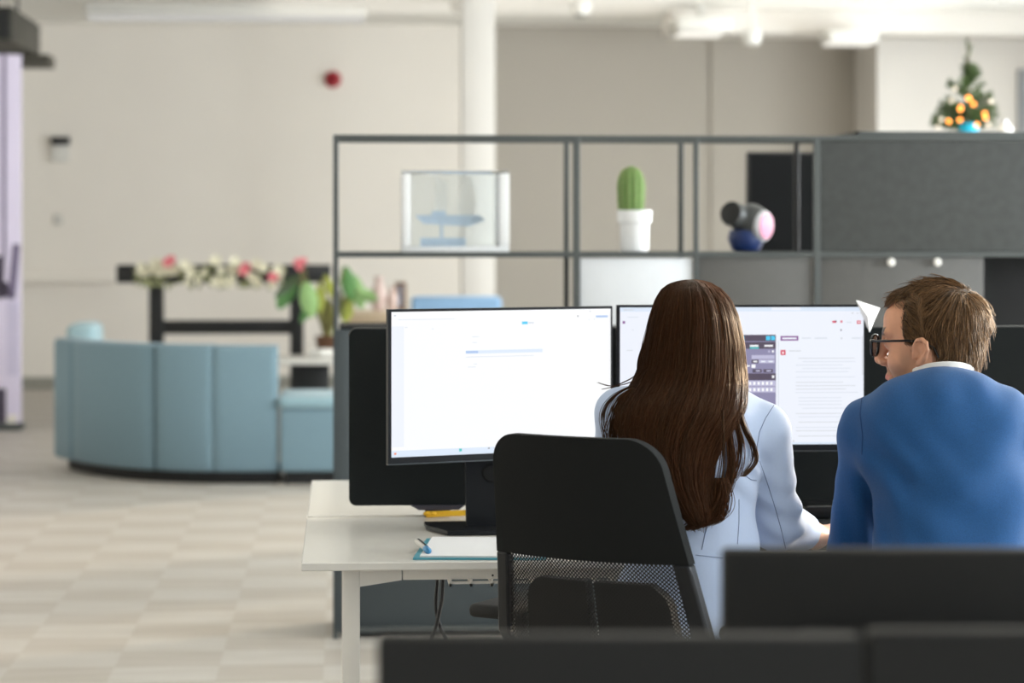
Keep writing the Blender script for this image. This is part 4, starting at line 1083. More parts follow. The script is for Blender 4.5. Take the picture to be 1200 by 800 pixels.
# ------------------------------------------------------------------ implicit-surface modelling for the people (camera-aligned frame)
class Field:
    def __init__(s, xs, ys, zs):
        s.xs, s.ys, s.zs = [np.asarray(a, dtype=np.float32) for a in (xs, ys, zs)]
        s.F = np.full((len(xs), len(ys), len(zs)), 1.0, dtype=np.float32)
    def sl(s, lo, hi):
        r = []
        for a, l, h in zip((s.xs, s.ys, s.zs), lo, hi):
            i0 = max(0, np.searchsorted(a, l) - 1); i1 = min(len(a), np.searchsorted(a, h) + 1)
            r.append(slice(i0, max(i1, i0)))
        return tuple(r)
    def add(s, prim, k=.01, op='u'):
        f, lo, hi = prim
        pad = max(k, .004) * 1.2 + .012
        S = s.sl(np.array(lo) - pad, np.array(hi) + pad)
        A = s.F[S]
        if A.size == 0: return
        X = s.xs[S[0]][:, None, None]; Y = s.ys[S[1]][None, :, None]; Z = s.zs[S[2]][None, None, :]
        d = f(X, Y, Z).astype(np.float32)
        if op == 'u':
            h = np.clip(.5 + .5 * (A - d) / k, 0, 1); s.F[S] = A * (1 - h) + d * h - k * h * (1 - h)
        elif op == 's':
            h = np.clip(.5 - .5 * (A + d) / k, 0, 1); s.F[S] = A * (1 - h) - d * h + k * h * (1 - h)
    def apply(s, fn):
        X = s.xs[:, None, None]; Y = s.ys[None, :, None]; Z = s.zs[None, None, :]
        s.F = fn(s.F, X, Y, Z).astype(np.float32)
    def mesh(s):
        F = s.F; neg = F < 0
        nx, ny, nz = F.shape
        cnt = np.zeros((nx - 1, ny - 1, nz - 1), dtype=np.int8)
        for a in (0, 1):
            for b in (0, 1):
                for c in (0, 1):
                    cnt += neg[a:nx - 1 + a, b:ny - 1 + b, c:nz - 1 + c]
        act = (cnt > 0) & (cnt < 8)
        idx = np.full(act.shape, -1, dtype=np.int32)
        I = np.argwhere(act); idx[act] = np.arange(len(I))
        acc = np.zeros((len(I), 3)); num = np.zeros(len(I))
        G = (s.xs, s.ys, s.zs)
        for ax in range(3):
            o1, o2 = [a for a in range(3) if a != ax]
            for u in (0, 1):
                for v in (0, 1):
                    p = I.copy(); p[:, o1] += u; p[:, o2] += v
                    q = p.copy(); q[:, ax] += 1
                    fa = F[p[:, 0], p[:, 1], p[:, 2]]; fb = F[q[:, 0], q[:, 1], q[:, 2]]
                    m = (fa < 0) != (fb < 0)
                    t = np.where(m, fa / np.where(m, fa - fb, 1), 0)
                    pt = np.stack([G[i][p[:, i]] for i in range(3)], 1).astype(float)
                    pt[:, ax] += t * (G[ax][np.minimum(q[:, ax], len(G[ax]) - 1)] - G[ax][p[:, ax]])
                    acc[m] += pt[m]; num[m] += 1
        V = acc / num[:, None]
        faces = []
        for ax in range(3):
            o1, o2 = [(1, 2), (2, 0), (0, 1)][ax]
            sa = [slice(None)] * 3; sb = [slice(None)] * 3
            sa[ax] = slice(0, -1); sb[ax] = slice(1, None)
            na, nb = neg[tuple(sa)], neg[tuple(sb)]
            E = np.argwhere(na != nb)
            ok = (E[:, o1] > 0) & (E[:, o2] > 0) & (E[:, o1] < F.shape[o1] - 1) & (E[:, o2] < F.shape[o2] - 1)
            E = E[ok]
            def cell(d1, d2):
                c = E.copy(); c[:, o1] += d1; c[:, o2] += d2
                return idx[c[:, 0], c[:, 1], c[:, 2]]
            q = np.stack([cell(-1, -1), cell(0, -1), cell(0, 0), cell(-1, 0)], 1)
            flip = ~neg[E[:, 0], E[:, 1], E[:, 2]]
            q[flip] = q[flip][:, ::-1]
            faces.append(q)
        Q_ = np.concatenate(faces)
        Q_ = Q_[(Q_ >= 0).all(1)]
        return V, Q_

def smooth_mesh(V, Fq, it=2, lam=.5):
    e = np.concatenate([Fq[:, [0, 1]], Fq[:, [1, 2]], Fq[:, [2, 3]], Fq[:, [3, 0]]])
    e = np.concatenate([e, e[:, ::-1]])
    deg = np.bincount(e[:, 0], minlength=len(V))
    for i in range(it):
        for l in (lam, -lam * 1.03):
            S = np.stack([np.bincount(e[:, 0], weights=V[e[:, 1], c], minlength=len(V)) for c in range(3)], 1)
            V = V + l * (S / np.maximum(deg, 1)[:, None] - V)
    return V

def cone(p, q, r1, r2=None):
    p = np.asarray(p, float); q = np.asarray(q, float); r2 = r1 if r2 is None else r2
    d = q - p; L2 = max(float(d @ d), 1e-12)
    def f(X, Y, Z):
        t = np.clip(((X - p[0]) * d[0] + (Y - p[1]) * d[1] + (Z - p[2]) * d[2]) / L2, 0, 1)
        return np.sqrt((X - p[0] - t * d[0]) ** 2 + (Y - p[1] - t * d[1]) ** 2 + (Z - p[2] - t * d[2]) ** 2) - (r1 + (r2 - r1) * t)
    r = max(r1, r2)
    return f, np.minimum(p, q) - r, np.maximum(p, q) + r

def ell(c, rad, R=None):
    c = np.asarray(c, float); rad = np.asarray(rad, float); R = np.eye(3) if R is None else np.asarray(R, float)   # rows of R = local axes
    def f(X, Y, Z):
        dx, dy, dz = X - c[0], Y - c[1], Z - c[2]
        l = [R[i, 0] * dx + R[i, 1] * dy + R[i, 2] * dz for i in range(3)]
        k0 = np.sqrt(sum((l[i] / rad[i]) ** 2 for i in range(3))); k1 = np.sqrt(sum((l[i] / rad[i] ** 2) ** 2 for i in range(3)))
        return np.where(k1 > 1e-6, k0 * (k0 - 1) / np.maximum(k1, 1e-6), -min(rad))
    ext = np.sqrt(((R * rad[:, None]) ** 2).sum(0))
    return f, c - ext, c + ext

def axis_range(lo, hi, fine, coarse, fines):
    out = [lo]
    while out[-1] < hi:
        x = out[-1]
        out.append(x + (fine if any(a - .006 <= x <= b for a, b in fines) else coarse))
    return np.array(out)

class HeadFrame:
    def __init__(s, o, away, pitch=0.0, roll=0.0, left_facing=True, scale=1.0):
        """away: 0 = looking along -X (left profile), 90 deg = looking along +D"""
        f = np.array([-math.cos(away), math.sin(away), 0.0]); l = np.array([-math.sin(away), -math.cos(away), 0.0])
        u = np.array([0, 0, 1.0])
        f2 = f * math.cos(pitch) + u * math.sin(pitch); u2 = -f * math.sin(pitch) + u * math.cos(pitch)
        l2 = l * math.cos(roll) + u2 * math.sin(roll); u3 = -l * math.sin(roll) + u2 * math.cos(roll)
        s.f, s.l, s.u, s.o, s.k = f2, l2, u3, np.asarray(o, float), scale
        s.R = np.stack([s.f, s.l, s.u])
    def p(s, f, l, u): return s.o + s.k * (f * s.f + l * s.l + u * s.u)
    def loc(s, P_): return (np.asarray(P_) - s.o) @ s.R.T / s.k

def head_prims(Fd, H, male=True):
    k = H.k
    E = lambda c, r: ell(H.p(*c), np.array(r) * k, H.R)
    Cn = lambda a, b, r1, r2=None: cone(H.p(*a), H.p(*b), r1 * k, None if r2 is None else r2 * k)
    Fd.add(E((-.012, 0, .036), (.098, .075, .083)), .02)                  # cranium
    Fd.add(E((.028, 0, -.03), (.062, .06, .08)), .03)                     # face
    Fd.add(E((.058, 0, .05), (.038, .055, .04)), .02)                     # forehead
    Fd.add(Cn((.074, -.012, -.1), (.074, .012, -.1), .018), .025)          # chin
    for s in (-1, 1):
        Fd.add(Cn((.072, s * .012, -.098), (.0, s * .052, -.066), .017, .02), .02)   # jaw line
        Fd.add(Cn((.0, s * .052, -.066), (-.004, s * .066, -.02), .018, .014), .02)
        Fd.add(E((.056, s * .04, -.03), (.026, .026, .026)), .02)         # cheek
        Fd.add(Cn((.092, s * .010, .028), (.078, s * .046, .028), .0095, .008), .012)  # brow
        Fd.add(E((.104, s * .032, .006), (.02, .019, .013)), .014, 's')   # socket
        Fd.add(E((.079, s * .032, .007), (.0128, .0128, .0128)), .004)    # eyeball
        Fd.add(Cn((.088, s * .02, .013), (.084, s * .045, .010), .0035, .003), .004)  # upper lid
    Fd.add(Cn((.094, 0, .022), (.114, 0, -.024), .0085, .0115), .012)     # nose bridge and tip
    for s in (-1, 1):
        Fd.add(E((.102, s * .012, -.031), (.011, .008, .008)), .006)
        Fd.add(E((.106, s * .006, -.039), (.006, .004, .005)), .004, 's')
    Fd.add(Cn((.091, 0, -.045), (.092, 0, -.055), .009, .008), .012)
    Fd.add(Cn((.085, -.02, -.066), (.097, 0, -.062), .006, .0068), .006); Fd.add(Cn((.097, 0, -.062), (.085, .02, -.066), .0068, .006), .006)
    Fd.add(Cn((.084, -.018, -.07), (.094, 0, -.076), .0062, .0075), .006); Fd.add(Cn((.094, 0, -.076), (.084, .018, -.07), .0075, .0062), .006)
    Fd.add(Cn((.1, -.02, -.0695), (.1, .02, -.0695), .0025), .003, 's')
    # ears: a flattened shell with a raised rim and a hollow
    for s in (-1, 1):
        b = np.array([.004, s * .073, -.012])
        def ep(a, z, out): return (b[0] + a - .25 * out, b[1] + s * out, b[2] + z)
        rim = [(.012, -.002, .003), (.0105, .013, .006), (.004, .023, .011), (-.007, .025, .017), (-.0155, .017, .021), (-.0165, .003, .020), (-.010, -.011, .014), (-.002, -.021, .008), (.006, -.024, .003)]
        for i in range(len(rim) - 1):
            Fd.add(Cn(ep(*rim[i]), ep(*rim[i + 1]), .0040 if i < 6 else .0055, .0040 if i < 5 else .0055), .003)
        Rl = H.R.copy()
        ax_f = H.f * math.cos(.42 * s * -1) + H.l * math.sin(.42 * s * -1); ax_l = np.cross(H.u, ax_f)
        Fd.add(ell(H.p(b[0] - .004, b[1] + s * .006, b[2] + .002), np.array([.0125, .0045, .021]) * k, np.stack([ax_f, ax_l, H.u])), .004)
        Fd.add(ell(H.p(b[0] + .003, b[1] + s * .012, b[2] - .004), np.array([.0075, .0085, .010]) * k, np.stack([ax_f, ax_l, H.u])), .003, 's')
        Fd.add(ell(H.p(b[0] - .003, b[1] + s * .0145, b[2] + .013), np.array([.0055, .006, .008]) * k, np.stack([ax_f, ax_l, H.u])), .003, 's')
        Fd.add(Cn((b[0] + .013, b[1] + s * .003, b[2] - .012), (b[0] + .012, b[1] + s * .004, b[2] - .004), .004), .004)   # tragus

def hand_prims(Fd, w, d, side, s=1.0, curl=.5, drop=-.15):
    """w wrist, d unit vector along the hand, side = unit vector towards the thumb; palm faces down"""
    w = np.asarray(w, float); d = np.asarray(d, float); d = d / np.linalg.norm(d)
    side = np.asarray(side, float); side = side - d * (side @ d); side /= np.linalg.norm(side)
    up = np.array([0, 0, 1.0]); up = up - d * (up @ d) - side * (up @ side); up /= np.linalg.norm(up)
    tips = []
    for i, (off, L, ln) in enumerate(((.028, .088, .072), (.009, .092, .08), (-.010, .088, .074), (-.028, .08, .058))):
        kn = w + d * L * s + side * off * s + up * (.006 if i in (1, 2) else .002)
        Fd.add(cone(w + side * off * .45, kn, .0145 * s, .0105 * s), .012)
        p = kn; a = drop; segs = (.46, .31, .25)
        dirn = d + side * off * 2.2
        for j, fr in enumerate(segs):
            a -= curl * (.55, .6, .45)[j]
            v = dirn * math.cos(a) + up * math.sin(a); v /= np.linalg.norm(v)
            q = p + v * ln * fr * s
            Fd.add(cone(p, q, (.0092 - .0009 * j) * s, (.0085 - .0009 * j) * s), .0025)
            p = q
        tips.append(p)
    th0 = w + d * .022 * s + side * .02 * s - up * .004
    th1 = th0 + (d * .55 + side * .75 - up * .25) * .04 * s; th2 = th1 + (d * .85 + side * .35 - up * .2) * .034 * s; th3 = th2 + (d * .97 + side * .05 - up * .15) * .026 * s
    Fd.add(cone(th0, th1, .0145 * s, .0115 * s), .01); Fd.add(cone(th1, th2, .0108 * s, .0098 * s), .004); Fd.add(cone(th2, th3, .0098 * s, .0078 * s), .003)

def skin_material(name, rgb, stubble=None):
    m = mat(name, rgb, .5, var=.07, scale=90, bump=.08, bscale=700)
    b = m.node_tree.nodes['Principled BSDF']
    b.inputs['Subsurface Weight'].default_value = .12; b.inputs['Subsurface Radius'].default_value = (.012, .005, .003)
    b.inputs['Subsurface Scale'].default_value = .6
    return m

def person_root(p, label):
    return thing('person', label, 'person', p)

def add_part(name, V, Fq, m, par, attr=None, smooth=True):
    return rawobj(name, to_world(V), Fq, m, par, smooth, attr=attr)

def strands(curves, r0, r1, sides=3):
    """curves: (N, K, 3) polylines -> one triangulated tube mesh; returns V, F, strand index"""
    N, K, _ = curves.shape
    t = np.gradient(curves, axis=1); t /= np.maximum(np.linalg.norm(t, axis=2, keepdims=True), 1e-9)
    ref = np.where(np.abs(t[..., 1:2]) < .9, np.array([0, 1.0, 0]), np.array([1.0, 0, 0]))
    a = np.cross(t, ref); a /= np.maximum(np.linalg.norm(a, axis=2, keepdims=True), 1e-9); b = np.cross(t, a)
    rad = (r0 + (r1 - r0) * np.linspace(0, 1, K) ** 2)[None, :, None]
    if np.ndim(r0) > 0: rad = (np.asarray(r0)[:, None] + (np.asarray(r1)[:, None] - np.asarray(r0)[:, None]) * np.linspace(0, 1, K)[None] ** 2)[..., None]
    rings = [curves + rad * (a * math.cos(2 * math.pi * k / sides) + b * math.sin(2 * math.pi * k / sides)) for k in range(sides)]
    V = np.stack(rings, 2).reshape(-1, 3)
    base = (np.arange(N)[:, None] * K + np.arange(K - 1)[None]) * sides
    F_ = []
    for k in range(sides):
        k2 = (k + 1) % sides
        F_.append(np.stack([base + k, base + k2, base + sides + k2, base + sides + k], -1).reshape(-1, 4))
    return V, np.concatenate(F_), np.repeat(np.arange(N), K * sides)

def project_seam(V, Fq, pts_px, name, m, par, r=.0009, D0=4.0):
    bvh = BVHTree.FromPolygons([tuple(v) for v in to_world(V)], [tuple(f) for f in Fq])
    cam = Vector((0, 0, CAM_H)); out = []
    for i in range(len(pts_px) - 1):
        for k in range(10):
            f = k / 10; px = pts_px[i][0] * (1 - f) + pts_px[i + 1][0] * f; py = pts_px[i][1] * (1 - f) + pts_px[i + 1][1] * f
            d = (P(px, py, 4.7) - cam).normalized()
            hit = bvh.ray_cast(cam, d)
            if hit[0] is not None: out.append(hit[0] - d * (r * .2))
    if len(out) > 3:
        sm = [out[0]] + [(out[i - 1] + out[i] * 2 + out[i + 1]) / 4 for i in range(1, len(out) - 1)] + [out[-1]]
        bm = B(); tube(bm, sm, r, 6); return obj(name, bm, m, par)

# ------------------------------------------------------------------ shared body builder
def build_body(J, H, male, fine_x, fine_y, root, skin, hands):
    lo = np.array([J['box'][0], J['box'][2], 0.0]); hi = np.array([J['box'][1], J['box'][3], J['top']])
    xs = axis_range(lo[0], hi[0], .0032, .008, fine_x); ys = axis_range(lo[1], hi[1], .0032, .008, fine_y)
    zs = axis_range(.0, hi[2], .003, .009, [(.715, .82), (H.o[2] - .13, hi[2])])
    Fd = Field(xs, ys, zs)
    sh = J['inset']
    for c, r, kk in J['torso']: Fd.add(ell(c, np.array(r) - sh), kk)
    for p, q, r1, r2, kk in J['limbs']: Fd.add(cone(p, q, r1 - sh * .8, r2 - sh * .8), kk)
    for p, q, r1, r2, kk in J['bare']: Fd.add(cone(p, q, r1, r2), kk)
    head_prims(Fd, H, male)
    for h in hands: hand_prims(Fd, *h[0], **h[1])
    V, Fq = Fd.mesh(); V = smooth_mesh(V, Fq, 2)
    return add_part('body', V, Fq, skin, root)

def cloth(J, keys_t, keys_l, off, fold, cut, h, box, extra=()):
    xs = np.arange(box[0], box[1], h); ys = np.arange(box[2], box[3], h); zs = np.arange(box[4], box[5], h)
    Fd = Field(xs, ys, zs)
    for c, r, kk in keys_t: Fd.add(ell(c, np.array(r) + off), kk)
    for p, q, r1, r2, kk in keys_l: Fd.add(cone(p, q, r1 + off, r2 + off), kk)
    for prim, kk, op in extra: Fd.add(prim, kk, op)
    if fold is not None: Fd.apply(lambda F_, X, Y, Z: np.where(np.abs(F_) < .06, F_ + fold(X, Y, Z), F_))
    if cut is not None: Fd.apply(lambda F_, X, Y, Z: np.maximum(F_, cut(X, Y, Z)))
    V, Fq = Fd.mesh()
    return smooth_mesh(V, Fq, 2), Fq

def plane(p, n):
    p = np.asarray(p, float); n = np.asarray(n, float); n = n / np.linalg.norm(n)
    return lambda X, Y, Z: (X - p[0]) * n[0] + (Y - p[1]) * n[1] + (Z - p[2]) * n[2]

def seg_dist(p, q):
    p = np.asarray(p, float); q = np.asarray(q, float); d = q - p; L2 = d @ d
    def f(X, Y, Z):
        t = np.clip(((X - p[0]) * d[0] + (Y - p[1]) * d[1] + (Z - p[2]) * d[2]) / L2, 0, 1)
        return np.sqrt((X - p[0] - t * d[0]) ** 2 + (Y - p[1] - t * d[1]) ** 2 + (Z - p[2] - t * d[2]) ** 2)
    return f

def legs(cx, D0, spread, zhip=.56):
    out = []
    for s in (-1, 1):
        hip = np.array([cx + s * .085, D0, zhip]); knee = np.array([cx + s * spread, D0 + .42, .535]); ank = np.array([cx + s * spread, D0 + .46, .1])
        toe = ank + np.array([s * .02, .15, -.055]); heel = ank + np.array([0, -.04, -.06])
        out.append((hip, knee, ank, toe, heel))
    return out

# ================================================================== WOMAN
Dw = 4.72
wn = cf(812, 468, 4.765)                                   # base of the neck
Wsh = {-1: cf(731, 486, 4.74), 1: cf(893, 503, 4.74)}
Wel = {-1: cf(722, 612, 4.84), 1: cf(908, 612, 4.83)}
Wwr = {-1: cf(762, 624, 5.12), 1: cf(955, 628, 5.04)}
Wwr[-1][2] = .772; Wwr[1][2] = .784
wl = legs(cf(806, 600, 4.70)[0], 4.70, .1)
WH = HeadFrame(cf(814, 398, 4.775), math.radians(97), pitch=math.radians(-10), scale=.96)
JW = {'inset': .010, 'top': WH.o[2] + .15, 'box': (.05, .74, 4.42, 5.45)}
WT = [(cf(814, 545, 4.72), (.126, .098, .16), .03), (cf(812, 500, 4.72), (.13, .085, .08), .03), (cf(814, 640, 4.70), (.122, .092, .13), .04), (cf(808, 715, 4.71), (.158, .112, .115), .05), (cf(806, 745, 4.72), (.160, .12, .09), .04)]
WA = []
for s in (-1, 1):
    WA += [(wn + np.array([s * .03, 0, 0]), Wsh[s], .045, .053, .03), (Wsh[s], Wel[s], .052, .046, .015), (Wel[s], Wwr[s], .046, .036, .02)]
JW['torso'] = WT
WL = []
for hip, knee, ank, toe, heel in wl: WL += [(hip, knee, .082, .058, .03), (knee, ank, .056, .038, .02)]
JW['limbs'] = WA + WL
JW['bare'] = [(wn + np.array([0, .0, -.03]), WH.p(-.02, 0, -.05), .052, .05, .03)]
for hip, knee, ank, toe, heel in wl: JW['bare'] += [(ank, heel, .03, .026, .01), (ank, toe, .03, .022, .02), (heel, toe, .024, .02, .02)]
for s in (-1, 1): JW['bare'] += [(Wwr[s] - (Wwr[s] - Wel[s]) * .15, Wwr[s], .026, .024, .01)]
wroot = person_root(tuple(to_world(np.array([cf(806, 600, 4.64)[0], 4.64, 0.0]))), 'seated person with long brown hair and pale blue blazer, back turned to the room')
M_skinw = skin_material('skin_fair', (226, 176, 150))
hw_ = [((Wwr[1], (.62, .78, .03), (-.8, .6, 0)), dict(s=.94, curl=.3, drop=0.0)), ((Wwr[-1], (.25, .95, -.06), (1, -.2, 0)), dict(s=.94, curl=.35, drop=-.05))]
bodyw = build_body(JW, WH, False, [(WH.o[0] - .1, WH.o[0] + .1), (Wwr[1][0] - .06, Wwr[1][0] + .15), (Wwr[-1][0] - .06, Wwr[-1][0] + .13)], [(WH.o[1] - .12, WH.o[1] + .15), (5.08, 5.4)], wroot, M_skinw, hw_)
me_w = bodyw.data; co = np.empty(len(me_w.vertices) * 3, np.float32); me_w.vertices.foreach_get('co', co); co = co.reshape(-1, 3) + np.array(wroot.location)
cw = np.stack([co[:, 0] * CA - co[:, 1] * SA, co[:, 0] * SA + co[:, 1] * CA, co[:, 2]], 1); lw = WH.loc(cw)
def ss(a, b, x): t = np.clip((x - a) / (b - a), 0, 1); return t * t * (3 - 2 * t)
def tint_skin(m, vals, rgb, name):
    nt = m.node_tree; b = nt.nodes['Principled BSDF']; lk = b.inputs['Base Color'].links[0]; src = lk.from_socket
    at = nt.nodes.new('ShaderNodeAttribute'); at.attribute_name = name
    mx = nt.nodes.new('ShaderNodeMix'); mx.data_type = 'RGBA'
    nt.links.new(at.outputs['Fac'], mx.inputs['Factor']); nt.links.new(src, mx.inputs['A']); mx.inputs['B'].default_value = (*lin(rgb), 1)
    nt.links.new(mx.outputs['Result'], b.inputs['Base Color'])
for nm, vals, rgb in (('lips', ((np.abs(lw[:, 1]) < .022) & (lw[:, 2] < -.057) & (lw[:, 2] > -.083) & (lw[:, 0] > .083)) * .8, (186, 92, 90)), ('brow', ss(.008, .004, np.abs(lw[:, 2] - .031)) * ss(.07, .078, lw[:, 0]) * (np.abs(lw[:, 1]) > .012) * (np.abs(lw[:, 1]) < .048), (60, 40, 28))):
    a_ = me_w.attributes.new(nm, 'FLOAT', 'POINT'); a_.data.foreach_set('value', vals.astype(np.float32)); tint_skin(M_skinw, None, rgb, nm)
# blazer
def foldw(X, Y, Z):
    el = Wel[1]; a = np.exp(-((X - el[0]) ** 2 + (Y - el[1]) ** 2 + (Z - el[2] - .02) ** 2) / .006)
    f = .008 * a * np.sin((Z * 1.0 + X * .55 - Y * .4) * 105)
    ar = cf(872, 552, 4.68); b = np.exp(-((X - ar[0]) ** 2 + (Z - ar[2]) ** 2) / .0022)
    f = f + .005 * b * np.sin((X * .8 + Z * .9) * 120)
    return f + .0018 * np.sin(X * 36 + Z * 22) * np.sin(Z * 30 - X * 9 + Y * 11)
hemz = .63
def cutw(X, Y, Z):
    c = plane((0, 0, hemz), (0, 0, -1))(X, Y, Z)
    nk = .055 - np.sqrt((X - wn[0]) ** 2 + (Y - wn[1] - .02) ** 2)
    c = np.maximum(c, np.minimum(nk, Z * 0 + (wn[2] - .01 - Z) * -1))
    for s in (-1, 1):
        d = Wwr[s] - Wel[s]; pl = plane(Wwr[s] - d * (.02 if s < 0 else .3), d)(X, Y, Z)
        near = seg_dist(Wwr[s] - d * .2, Wwr[s] + d * .3)(X, Y, Z) - .075
        c = np.maximum(c, np.minimum(pl, -near))
    return c
WAc = []
for s in (-1, 1):
    WAc += [(wn + np.array([s * .03, 0, 0]), Wsh[s], .043, .05, .03), (Wsh[s], Wel[s] + np.array([0, 0, .0]), .050, .047, .012), (Wel[s], Wwr[s], .047, .031, .02)]
collar = [(cone(wn + np.array([-.05, -.035, .012]), wn + np.array([.05, -.035, .012]), .022, .022), .02, 'u')]
Vb, Fb = cloth(JW, WT, WAc, .004, foldw, cutw, .0062, (.05, .76, 4.42, 5.24, .56, wn[2] + .09), collar)
M_blazer = mat('pale_blue_wool_blazer', (188, 204, 233), .75, var=.03, scale=200, bump=.12, bscale=1500, sheen=.15)
blz = add_part('blazer', Vb, Fb, M_blazer, wroot); M_seam_crease = mat('blazer_seam', (112, 126, 160), .8)
for pts in ([(908, 473), (897, 490), (890, 506), (887, 524), (889, 536)], [(890, 540), (898, 562), (907, 590), (915, 618), (922, 648)], [(869, 548), (872, 556), (880, 562), (887, 563)],
            [(832, 606), (826, 626), (822, 646)], [(815, 650), (832, 652), (848, 654)], [(866, 585), (866, 612), (864, 640)], [(932, 560), (938, 559), (942, 564)]):
    project_seam(Vb, Fb, pts, 'seam', M_seam_crease, blz)  # seams, plus dark lines painting crease shade at armpit and sleeve fold
# trousers and shoes
TW = [(cf(806, 735, 4.72), (.156, .114, .1), .04)]
Vt, Ft = cloth(JW, TW, WL, .004, None, lambda X, Y, Z: np.maximum(Z - .66, .13 - Z), .011, (.02, .75, 4.42, 5.25, .1, .72))
add_part('trousers', Vt, Ft, mat('navy_trousers', (44, 50, 66), .8), wroot)
def shoes(lg, root, m, w=.034):
    for hip, knee, ank, toe, heel in lg:
        xs = np.arange(ank[0] - .09, ank[0] + .1, .006); ys = np.arange(ank[1] - .12, ank[1] + .24, .006); zs = np.arange(-.01, .16, .006)
        Fd = Field(xs, ys, zs)
        Fd.add(cone(heel + np.array([0, 0, .0]), toe + np.array([0, 0, -.004]), w + .004, w - .002), .02); Fd.add(cone(ank, heel, .038, w), .02); Fd.add(cone(ank, (ank + toe) / 2, .036, .036), .02)
        Fd.apply(lambda F_, X, Y, Z: np.maximum(np.maximum(F_, .002 - Z), Z - .125))
        V, Fq = Fd.mesh(); add_part('shoe', smooth_mesh(V, Fq, 2), Fq, m, root)
shoes(wl, wroot, mat('black_leather', (24, 24, 26), .35))
# hair: a parametric shell (angle around the head x height) plus thousands of strands on it
lev = np.array([(327.5, 807, 812, 4.775, .0), (329, 797, 823, 4.775, .03), (331.5, 788, 832, 4.775, .05), (338, 779, 842, 4.775, .072), (350, 772, 853, 4.775, .092), (370, 766, 861, 4.77, .107), (400, 759, 867, 4.768, .112), (430, 754, 869, 4.76, .108),
                (450, 745, 870, 4.74, .1), (465, 733, 870, 4.70, .085), (480, 727, 868, 4.665, .066), (500, 725, 856, 4.635, .045), (520, 730, 842, 4.615, .034), (545, 742, 832, 4.60, .028), (570, 757, 829, 4.592, .025), (595, 778, 832, 4.588, .021), (610, 795, 833, 4.588, .016), (619, 806, 830, 4.588, .008)])
def hair_surf(th, py, off=0.0):
    xl = np.interp(py, lev[:, 0], lev[:, 1]); xr = np.interp(py, lev[:, 0], lev[:, 2]); cy = np.interp(py, lev[:, 0], lev[:, 3]); b = np.interp(py, lev[:, 0], lev[:, 4])
    D = cy; a = (xr - xl) / 2 / F_PX * D + off; cx = ((xl + xr) / 2 - 600) / F_PX * D
    g = np.ones_like(th) if True else th
    ath = np.abs(th)
    face = np.clip((ath - math.radians(105)) / math.radians(25), 0, 1) * np.clip((py - 345) / 12, 0, 1) * np.clip((462 - py) / 14, 0, 1)
    g = 1 - .5 * face
    X = cx + a * np.sin(th) * (1 - .12 * face); Dd = D - (b + off) * np.cos(th) * g
    Z = CAM_H - (py - HZ) / F_PX * D
    return np.stack([X, Dd, Z], -1)
nth, npy = 72, 110
pyv = np.concatenate([327.5 + 24 * np.linspace(0, 1, 24) ** 2, np.linspace(352.5, 592, npy - 24)])
TH, PY = np.meshgrid(np.linspace(-math.pi, math.pi, nth, endpoint=False), pyv, indexing='xy')
Vh = hair_surf(TH, PY, -.004 - .03 * np.clip((PY - 540) / 60, 0, 1)).reshape(-1, 3)
idx = np.arange(nth * npy).reshape(npy, nth)
Fh = np.stack([idx[:-1], idx[1:], np.roll(idx, -1, 1)[1:], np.roll(idx, -1, 1)[:-1]], -1).reshape(-1, 4)
def grow(N, seed, th_max, off_lo, off_hi, end_fn, rad, wander=.05):
    r = np.random.default_rng(seed)
    th0 = r.uniform(-th_max, th_max, N); K = 26
    start = 327.8 + 7 * r.random(N) ** 2 + np.maximum(0, np.abs(th0) - 1.9) * 12
    end = end_fn(th0, r)
    v = np.linspace(0, 1, K)
    py = start[:, None] + (end - start)[:, None] * (.25 * v ** 2 + .75 * v)[None]
    # near the crown strands leave the parting sideways
    clump = np.round(th0 * 7) / 7 + r.normal(0, .01, N)
    kk = np.clip((py - 420) / 190, 0, 1) * .75
    ph = r.uniform(0, 6.28, N)[:, None]; am = r.normal(0, wander, N)[:, None]
    th = th0[:, None] * (1 - kk) + clump[:, None] * kk + am * np.sin(v[None] * (3 + 3 * r.random((N, 1))) + ph) * v[None]
    off = r.uniform(off_lo, off_hi, N)[:, None] * (.35 + .65 * np.sin(np.minimum(v * 2.2, 1.57)))[None] + .0015 * np.sin(np.round(th0 * 9)[:, None] * 2.3 + v[None] * 4)
    cv = hair_surf(th, py, off)
    return cv, clump
def end_main(th, r):
    s = np.sin(th)
    e = 603 - 45 * np.clip(s - .55, 0, 1) / .45 * r.random(len(th)) - 100 * np.clip(-s - .5, 0, 1) / .5 + r.normal(0, 9, len(th)) - 60 * (r.random(len(th)) < .12) * r.random(len(th))
    e = np.where(np.abs(th) > 1.75, np.minimum(e, 520 + 40 * r.random(len(th))), e)
    return np.where(e > 618, 618 + 6 * r.random(len(th)) - 8 * r.random(len(th)), np.maximum(e, 430))
cA, clA = grow(5200, 3, 1.95, -.002, .0045, end_main, .0006)
cB, clB = grow(420, 5, 1.9, .003, .011, end_main, .0004, .12)
bvh_b = BVHTree.FromPolygons([tuple(v) for v in Vb], [tuple(f) for f in Fb])
